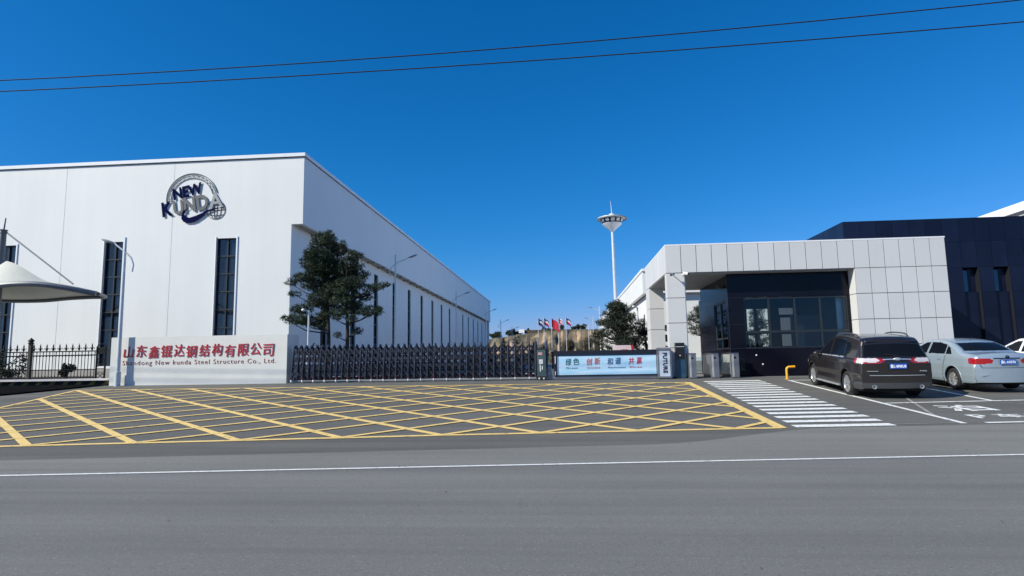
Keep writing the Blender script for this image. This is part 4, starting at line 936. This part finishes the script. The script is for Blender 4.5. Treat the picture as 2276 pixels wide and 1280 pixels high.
# ================================================================ CARS
def interp1(P,x): return np.interp(x,[p[0] for p in P],[p[1] for p in P])
def inpoly(poly,x,y):
    n=len(poly); c=np.zeros(x.shape,bool); j=n-1
    for i in range(n):
        xi,yi=poly[i]; xj,yj=poly[j]
        cond=((yi>y)!=(yj>y)); with_=np.where(cond,(xj-xi)*(y-yi)/((yj-yi) if yj!=yi else 1e-9)+xi,0)
        c^= cond&(x<with_); j=i
    return c
def car(name,label,spec,loc,yaw,pitch,paint):
    t=thing(name,label,'car',loc,0,'cars parked in the bays'); t.rotation_euler=(pitch,0,yaw)
    top=np.array(spec['top']); bot_=spec['bot']; N=360; Mr=80
    seg=np.hypot(*np.diff(top,axis=0).T); S=np.concatenate([[0],np.cumsum(seg)])
    # smooth the polyline a little
    ss=np.linspace(0,S[-1],1200); X=np.interp(ss,S,top[:,0]); Z=np.interp(ss,S,top[:,1])
    kk=spec.get('smooth',31); ker=np.ones(kk)/kk
    Xp=np.convolve(np.pad(X,(kk//2,),mode='edge'),ker,'valid'); Zp=np.convolve(np.pad(Z,(kk//2,),mode='edge'),ker,'valid')
    idx=np.linspace(0,1199,N).astype(int); lx=np.maximum.accumulate(Xp[idx]+np.arange(N)*1e-6); lz=Zp[idx]
    zb_=np.minimum(interp1(bot_,lx),lz-.001)
    dl=np.gradient(lx); dz=np.gradient(lz); nn=np.hypot(dl,dz); nl,nz=-dz/nn,dl/nn
    r=spec['r']
    def width(l,z):
        PV=interp1(spec['plan'],l)*interp1(spec['vert'],z)
        d=np.min(np.hypot(l[...,None]-Xp[::8],z[...,None]-Zp[::8]),axis=-1)
        rr=interp1(r,l); q=np.clip(rr-d,0,None); rnd=rr-np.sqrt(np.maximum(rr**2-q**2,0))
        return PV-rnd
    J=np.linspace(0,1,Mr+1)
    Lg=np.repeat(lx[:,None],Mr+1,1); Zg=zb_[:,None]+(lz-zb_)[:,None]*J[None,:]
    Wg=width(Lg,Zg)
    K=84; T=np.linspace(-1,1,K+1); wb=Wg[:,-1]
    crown=interp1(spec['crown'],np.arange(N)/(N-1)*S[-1])
    off=crown[:,None]*(1-np.abs(T[None,:])**2.2)
    SL=lx[:,None]+nl[:,None]*off; SZ=lz[:,None]+nz[:,None]*off; SW=wb[:,None]*T[None,:]
    parts={}
    def emit(cls,P,side,rev):
        n,m=P.shape[:2]; n-=1; m-=1
        for c in sorted(set(cls.ravel())):
            if c=='-': continue
            key=(c,side); mb_=parts.setdefault(key,{'v':{}, 'V':[], 'F':[]})
            ii,jj=np.where(cls==c)
            for i,j in zip(ii,jj):
                f=[]
                for a,b in ((i,j),(i+1,j),(i+1,j+1),(i,j+1)):
                    k=(id(P),a,b)
                    if k not in mb_['v']: mb_['v'][k]=len(mb_['V']); mb_['V'].append(tuple(P[a,b]))
                    f.append(mb_['v'][k])
                mb_['F'].append(tuple(f[::-1]) if rev else tuple(f))
    keep=[]
    cl=(Lg[:-1,:-1]+Lg[1:,1:])/2; cz=(Zg[:-1,:-1]+Zg[1:,1:])/2
    base=np.full(cl.shape,'body',dtype='<U20')
    for nm,poly in spec['side']: base[inpoly(poly,cl,cz)]=nm
    for lw in spec['wheels']: base[np.hypot(cl-lw,cz-spec['R'])<spec['R']+.075]='-'
    for side,sg_ in (('left',-1),('right',1)):
        P=np.stack([sg_*Wg,Lg,Zg],-1); keep.append(P); emit(base,P,side,sg_>0)
    cw_=(SW[:-1,:-1]+SW[1:,1:])/2; csl=(SL[:-1,:-1]+SL[1:,1:])/2; csz=(SZ[:-1,:-1]+SZ[1:,1:])/2
    scl=np.full(cw_.shape,'body',dtype='<U20'); rear=csl<spec['L']/2
    for nm,poly,isrear in spec['strip']:
        scl[inpoly(poly,np.abs(cw_),csz)&(rear if isrear else ~rear)]=nm
    P=np.stack([SW,SL,SZ],-1); keep.append(P); emit(scl,P,'mid',True)
    mats=spec['mats']; bodyo=None
    for (c,side),d in sorted(parts.items(),key=lambda q:q[0][0]!='body'):
        pass
    merged={}
    for (c,side),d in parts.items():
        key=(c,'' if c in ('body','lower_bumper','gap','pillar','rear_window','windscreen') else side)
        q=merged.setdefault(key,{'V':[],'F':[]}); n0=len(q['V']); q['V']+=d['V']; q['F']+=[tuple(i+n0 for i in f) for f in d['F']]
    for (c,side),q in sorted(merged.items()):
        mb_=MB(); mb_.add(q['V'],q['F']); nm={'gap':'panel_gap'}.get(c,c)
        o=mb_.build(nm,paint if c=='body' else mats[c],t); me=o.data
        me.polygons.foreach_set('use_smooth',[True]*len(me.polygons))
        import bmesh
        bm=bmesh.new(); bm.from_mesh(me); bmesh.ops.remove_doubles(bm,verts=bm.verts,dist=.0008); bm.to_mesh(me); bm.free()
    W=spec['W']; Rw=spec['R']
    ub=MB().box(-W+.16,W-.16,.35,spec['L']-.35,.2,.62); ub.box(-W+.3,W-.3,.45,spec['L']-.5,.6,.95); ub.build('underbody',MT['rubber'],t)
    ax=MB()
    for lw in spec['wheels']:
        for sg_ in (-1,1):
            wl=width(np.array([lw]),np.array([Rw+.1]))[0]
            # liner
            n=14; V=[]; rr=Rw+.09
            for k in range(n+1):
                a=math.pi*(-.12+1.24*k/n); 
                for xx in (wl+.0,wl-.3): V.append((sg_*xx,lw+rr*math.cos(a),Rw+rr*math.sin(a)))
            MB().add(V,[(2*k,2*k+1,2*k+3,2*k+2) for k in range(n)]).build('wheel_liner',MT['rubber'],t,True)
            pts=[]
            for k in range(25):
                a=math.pi*(-.1+1.2*k/24); l_=lw+(Rw+.082)*math.cos(a); z_=Rw+(Rw+.082)*math.sin(a)
                ww=width(np.array([l_]),np.array([max(z_,.25)]))[0]; pts.append((sg_*(ww-.006),l_,max(z_,.22)))
            MB().tube(pts,.018,6).build('wheel_arch',mats.get('arch',paint),t,True)
            xc=sg_*(wl-.13)
            wt=thing_part('wheel',t); wt.location=(xc,lw,Rw)
            tw=.115; ty=MB().lathe([(Rw*.66,-tw),(Rw*.9,-tw*1.05),(Rw*.985,-tw*.8),(Rw,-tw*.4),(Rw,tw*.4),(Rw*.985,tw*.8),(Rw*.9,tw*1.05),(Rw*.66,tw)],(0,0,0),'x',36); ty.build('tyre',MT['rubber'],wt,True)
            rm=MB().lathe([(Rw*.69,sg_*tw*.98),(Rw*.66,sg_*tw*.85),(Rw*.62,sg_*tw*.3),(Rw*.6,-sg_*tw*.6)],(0,0,0),'x',36)
            rm.lathe([(.001,sg_*tw*.85),(Rw*.14,sg_*tw*.8),(Rw*.17,sg_*tw*.4)],(0,0,0),'x',16)
            ns=spec['spokes']
            for k in range(ns):
                a=2*math.pi*k/ns+.3; 
                for da in ((-.16,.16) if ns<8 else (-.07,.07)):
                    p=(sg_*tw*.72,Rw*.12*math.cos(a),Rw*.12*math.sin(a)); q=(sg_*tw*.78,Rw*.66*math.cos(a+da),Rw*.66*math.sin(a+da)); rm.bar(p,q,.045 if ns<8 else .03,.03)
            rm.build('rim',mats['rim'],wt,True)
            MB().lathe([(.001,0),(Rw*.5,0),(Rw*.5,-sg_*.02)],(0,0,0),'x',20).build('brake_disc',MT['frame'],wt,True)
    return t,width
def thing_part(name,parent):
    o=bpy.data.objects.new(name,None); COL.objects.link(o); o.parent=parent; return o
carglass=mat('car_glass',(.006,.008,.012),.10,spec=.10); gapm=mat('panel_gap_black',(.01,.01,.01),.7)
chrome=mat('chrome',(.8,.8,.8),.42,metal=.8); tl_red=mat('tail_red',(.35,.008,.012),.12,coat=1); tl_glare=mat('tail_glare',(.60,.55,.57),.1,coat=1); hl=mat('headlamp',(.4,.42,.45),.08,coat=1)  # pale middle of the tail light: glare on the lens painted as base colour
rimm=mat('alloy',(.62,.62,.62),.28,metal=.75)
lowm=mat('grey_bumper',(.05,.052,.055),.4); plateb=mat('plate_blue',(.01,.08,.42),.35); whitet=mat('plate_white',(.85,.88,.9),.4)
# --- SUV
suv=dict(L=4.78,W=.965,R=.365,wheels=[1.02,3.87],spokes=5,N=260,smooth=23,
 top=[(.07,.30),(.03,.40),(0,.50),(0,.66),(.035,.72),(.05,.80),(.06,1.00),(.085,1.10),(.13,1.15),(.36,1.52),(.36,1.60),(.46,1.665),(.9,1.715),(1.5,1.74),(2.05,1.725),(2.45,1.665),(2.92,1.42),(3.32,1.16),(3.5,1.11),(4.25,1.02),(4.60,.89),(4.74,.70),(4.78,.5),(4.785,.30)],
 bot=[(0,.34),(.15,.28),(.6,.27),(.9,.25),(3.9,.25),(4.4,.24),(4.78,.3)],
 plan=[(0,.90),(.12,.925),(.4,.95),(1,.962),(3.5,.965),(4.1,.94),(4.5,.87),(4.78,.74)],
 vert=[(.2,.93),(.3,.975),(.42,.99),(.55,.975),(.7,1.0),(.95,1.0),(1.05,.985),(1.12,.955),(1.6,.79),(1.74,.75)],
 r=[(0,.10),(.2,.09),(.6,.08),(4,.08),(4.8,.12)],
 crown=[(0,.09),(.8,.10),(1.1,.09),(1.5,.05),(2.0,.035),(4.5,.04),(6,.14)],
 side=[('lower_bumper',[(-.1,.2),(4.9,.2),(4.9,.34),(3.3,.34),(1.5,.34),(.75,.36),(.3,.50),(-.1,.50)]),
       ('gap',[(1.58,.36),(1.605,.36),(1.455,1.1),(1.43,1.1)]),('gap',[(2.33,.34),(2.355,.34),(2.36,1.12),(2.335,1.12)]),('gap',[(3.37,.34),(3.395,.34),(3.36,1.08),(3.335,1.08)]),
       ('chrome_trim',[(1.2,1.11),(3.3,1.10),(3.3,1.125),(1.2,1.135)]),
       ('quarter_window',[(.84,1.24),(1.20,1.155),(1.26,1.56),(.98,1.53),(.86,1.44)]),
       ('rear_door_window',[(1.25,1.15),(2.22,1.135),(2.22,1.625),(1.8,1.64),(1.31,1.60)]),
       ('front_door_window',[(2.32,1.135),(3.20,1.13),(2.84,1.36),(2.46,1.57),(2.32,1.61)]),
       ('tail_light_glare',[(-.1,1.0),(.33,1.0),(.31,1.14),(-.1,1.14)]),('tail_light_red',[(.32,1.0),(.47,1.01),(.42,1.14),(.30,1.14)]),
       ('headlight',[(4.35,.78),(4.9,.70),(4.9,.84),(4.35,.89)])],
 strip=[('lower_bumper',[(-.1,.2),(1.2,.2),(1.2,.47),(-.1,.47)],True),('chrome_trim',[(-.1,.655),(.68,.655),(.72,.675),(-.1,.675)],True),
        ('rear_window',[(-.1,1.175),(.80,1.175),(.70,1.50),(-.1,1.53)],True),('chrome_trim',[(-.1,1.10),(.40,1.10),(.40,1.125),(-.1,1.125)],True),
        ('tail_light_red',[(.30,1.08),(.44,1.0),(1.2,.99),(1.2,1.025),(.52,1.035),(.44,1.08),(.52,1.14),(.42,1.14)],True),('tail_light_glare',[(.44,1.08),(.52,1.03),(1.2,1.02),(1.2,1.14),(.52,1.14)],True),
        ('gap',[(-.1,.695),(.76,.695),(.80,1.0),(.775,1.0),(.735,.722),(-.1,.722)],True),
        ('windscreen',[(-.1,1.16),(.80,1.16),(.68,1.63),(-.1,1.66)],False),('headlight',[(.5,.72),(1.2,.72),(1.2,.86),(.5,.86)],False),('grille',[(-.1,.5),(.45,.5),(.5,.8),(-.1,.82)],False)],
 mats=dict(lower_bumper=lowm,gap=gapm,chrome_trim=chrome,quarter_window=carglass,rear_door_window=carglass,front_door_window=carglass,rear_window=carglass,windscreen=carglass,tail_light_red=tl_red,tail_light_glare=tl_glare,headlight=hl,grille=gapm,rim=rimm))
sl_=math.atan(.88/13.8)
suvpaint=paintmat('brown_grey_metallic',(.036,.028,.026),.6,.34)
SP=(9.14,17.86,g(9.14,17.86+.0)-.0)
c1,wf=car('suv_car','dark brown metallic estate suv parked nose-in nearest the gatehouse',suv,(9.03,17.88,.40),R(-3.0),sl_,suvpaint)
def plate(parent,x,y,z,s,tilt=0):
    p=MB().box(x-.22,x+.22,y-.01,y,z-.07,z+.07).build('number_plate',plateb,parent)
    mb=MB(); text_wall(mb,s,x-.2,z-.05,.40,.10,y-.0105,.002,.035,1.1); mb.build('plate_characters',whitet,p)
plate(c1,.0,-.055,.925,'鲁L·0M0U8')
mb=MB()
for s in (-1,1):
    pts=cr([(s*.66,.75,1.70),(s*.66,.9,1.77),(s*.665,1.3,1.795),(s*.67,1.8,1.79),(s*.68,2.15,1.75),(s*.685,2.3,1.69)],6); mb.tube(pts,.022,6)
mb.build('roof_rails',mat('rail_grey',(.12,.12,.13),.35,metal=.5),c1,True)
for s in (-1,1):
    m_=MB().ellip((s*1.06,2.98,1.14),(.13,.09,.085)); m_.bar((s*.9,3.0,1.09),(s*1.0,3.0,1.11),.04,.05); m_.build('mirror',suvpaint,c1,True)
    MB().lathe([(.025,-.02),(.06,-.03),(.06,.02),(.05,.02)],(s*.60,.03,.36),'y',16)  .build('exhaust_tip',MT['lamphead'],c1,True)
    for yy in (1.50,2.38): MB().box(s*.955-.015,s*.955+.03*s+.015,yy+.03,yy+.24,.985,1.015).build('door_handle',suvpaint,c1)
mb=MB().bar((.05,.02,1.20),(-.28,.05,1.25),.02,.015); mb.build('rear_wiper',MT['rubber'],c1)
MB().ellip((0,-.035,1.115),(.1,.02,.04)).build('oval_badge',chrome,c1,True)
MB().bar((-.78,.0,.79),(-.5,-.03,.79),.012,.012).build('left_lettering',chrome,c1)
mb=MB(); text_wall(mb,'FWD',.55,.77,.18,.035,-.03,.003,.02); mb.build('badge',chrome,c1)
MB().bar((-.965,1.5,.28),(-.965,3.4,.28),.05,.04).bar((.965,1.5,.28),(.965,3.4,.28),.05,.04).build('sill_trim',chrome,c1)
sp=MB(); sp.add([(-.66,.30,1.60),(.66,.30,1.60),(.68,.62,1.69),(-.68,.62,1.69),(-.66,.30,1.57),(.66,.30,1.57),(.66,.5,1.58),(-.66,.5,1.58)],[(0,1,2,3),(4,5,1,0),(7,6,5,4),(0,3,7,4),(1,5,6,2)]); sp.build('spoiler',suvpaint,c1)
# --- sedans
def sedan_spec(paint): return dict(L=4.62,W=.895,R=.32,wheels=[1.02,3.66],spokes=10,N=240,smooth=25,
 top=[(.08,.26),(.03,.36),(0,.46),(0,.60),(.02,.66),(.06,.84),(.05,.98),(.06,1.05),(.12,1.075),(.45,1.095),(.66,1.11),(1.05,1.29),(1.40,1.405),(1.75,1.45),(2.2,1.46),(2.65,1.43),(3.0,1.27),(3.4,1.04),(3.55,1.0),(4.1,.90),(4.42,.77),(4.56,.60),(4.62,.45),(4.625,.25)],
 bot=[(0,.30),(.2,.26),(.6,.24),(.9,.22),(3.8,.22),(4.3,.2),(4.6,.25)],
 plan=[(0,.83),(.15,.86),(.5,.885),(1,.895),(3.4,.895),(4.0,.87),(4.4,.8),(4.62,.66)],
 vert=[(.2,.94),(.3,.98),(.45,1.0),(.72,1.0),(.80,.985),(.95,.96),(1.02,.93),(1.35,.75),(1.46,.70)],
 r=[(0,.10),(.3,.08),(.8,.10),(4,.08),(4.6,.12)],
 crown=[(0,.11),(.75,.11),(.9,.06),(1.4,.03),(2.0,.05),(3.2,.045),(4.5,.04),(6,.14)],
 side=[('gap',[(1.50,.26),(1.522,.26),(1.41,1.0),(1.388,1.0)]),('gap',[(2.38,.26),(2.402,.26),(2.402,1.02),(2.38,1.02)]),('gap',[(3.38,.26),(3.402,.26),(3.43,.98),(3.405,.98)]),
       ('quarter_window',[(1.12,1.05),(1.42,1.045),(1.44,1.29),(1.30,1.24)]),('rear_door_window',[(1.46,1.045),(2.30,1.03),(2.30,1.385),(1.9,1.385),(1.50,1.32)]),
       ('front_door_window',[(2.40,1.03),(3.26,1.02),(2.95,1.20),(2.62,1.35),(2.40,1.38)]),
       ('tail_light',[(-.1,.80),(.30,.82),(.34,.95),(.28,.985),(-.1,.985)]),('headlight',[(4.1,.68),(4.7,.6),(4.7,.76),(4.1,.82)])],
 strip=[('rear_window',[(-.1,1.165),(.66,1.165),(.575,1.38),(-.1,1.40)],True),('tail_light',[(.42,.83),(1.2,.79),(1.2,.985),(.46,.985),(.36,.91)],True),
        ('gap',[(-.1,.97),(.36,.97),(.36,1.0),(-.1,1.0)],True),('gap',[(-.1,.695),(.66,.695),(.72,.82),(.695,.82),(.64,.718),(-.1,.718)],True),('lower_bumper',[(-.1,.1),(1.2,.1),(1.2,.29),(-.1,.29)],True),
        ('windscreen',[(-.1,1.06),(.72,1.06),(.6,1.36),(-.1,1.41)],False),('headlight',[(.45,.62),(1.2,.6),(1.2,.76),(.45,.74)],False),('grille',[(-.1,.35),(.5,.35),(.5,.68),(-.1,.7)],False)],
 mats=dict(lower_bumper=gapm,gap=gapm,quarter_window=carglass,rear_door_window=carglass,front_door_window=carglass,rear_window=carglass,windscreen=carglass,tail_light=tl_red,headlight=hl,grille=gapm,rim=rimm))
def sedan(label,loc,yaw,paint,pl):
    c,_=car('sedan_car',label,sedan_spec(paint),loc,yaw,sl_,paint)
    plate(c,.0,-.06,.88,pl)
    MB().lathe([(.035,-.01),(.05,-.01),(.05,0),(.035,0)],(0,-.035,1.02),'y',16).bar((-.03,-.045,1.04),(0,-.045,.99),.01,.01).bar((.03,-.045,1.04),(0,-.045,.99),.01,.01).build('round_badge',MT['navy'],c,True)
    for s in (-1,1):
        m_=MB().ellip((s*.99,3.05,1.04),(.11,.08,.075)); m_.bar((s*.84,3.07,1.0),(s*.93,3.07,1.02),.035,.04); m_.build('mirror',paint,c,True)
        for yy in (1.55,2.44): MB().box(s*.88-.012,s*.88+.012+.02*s,yy+.04,yy+.22,.865,.89).build('door_handle',paint,c)
    MB().tube([(0,1.55,1.47),(0,1.45,1.53)],.012,5).build('roof_aerial',MT['rubber'],c)
    MB().bar((-.72,-.005,.50),(.72,-.005,.50),.01,.012).build('bumper_trim',chrome,c)
    return c
silver=paintmat('pale_silver_metallic',(.44,.53,.60),.5,.32); white_p=paintmat('white_gloss_paint',(.78,.78,.8),0,.3)
sedan('pale silver blue sedan parked beside the dark suv',(12.62,19.05,.50),R(.5),silver,'鲁L·A9376')
sedan('white sedan at the right edge of the picture, mostly hidden by the silver sedan',(15.75,19.5,.50),R(.5),white_p,'鲁L·52E18')
# scattered grit and leaves on the road
gr=MB(); rr=random.Random(5)
for _ in range(120):
    x=rr.uniform(-9,9); y=rr.uniform(5,14); s=rr.uniform(.006,.02); z=g(x,y)+.004
    gr.add([(x-s,y,z),(x,y-s*.7,z),(x+s,y+.3*s,z),(x,y+s,z+s*.5)],[(0,1,3),(1,2,3)])
tag(gr.build('road_grit',MT['earth']),'scattered grit and leaf scraps on the asphalt','grit',kind='stuff')
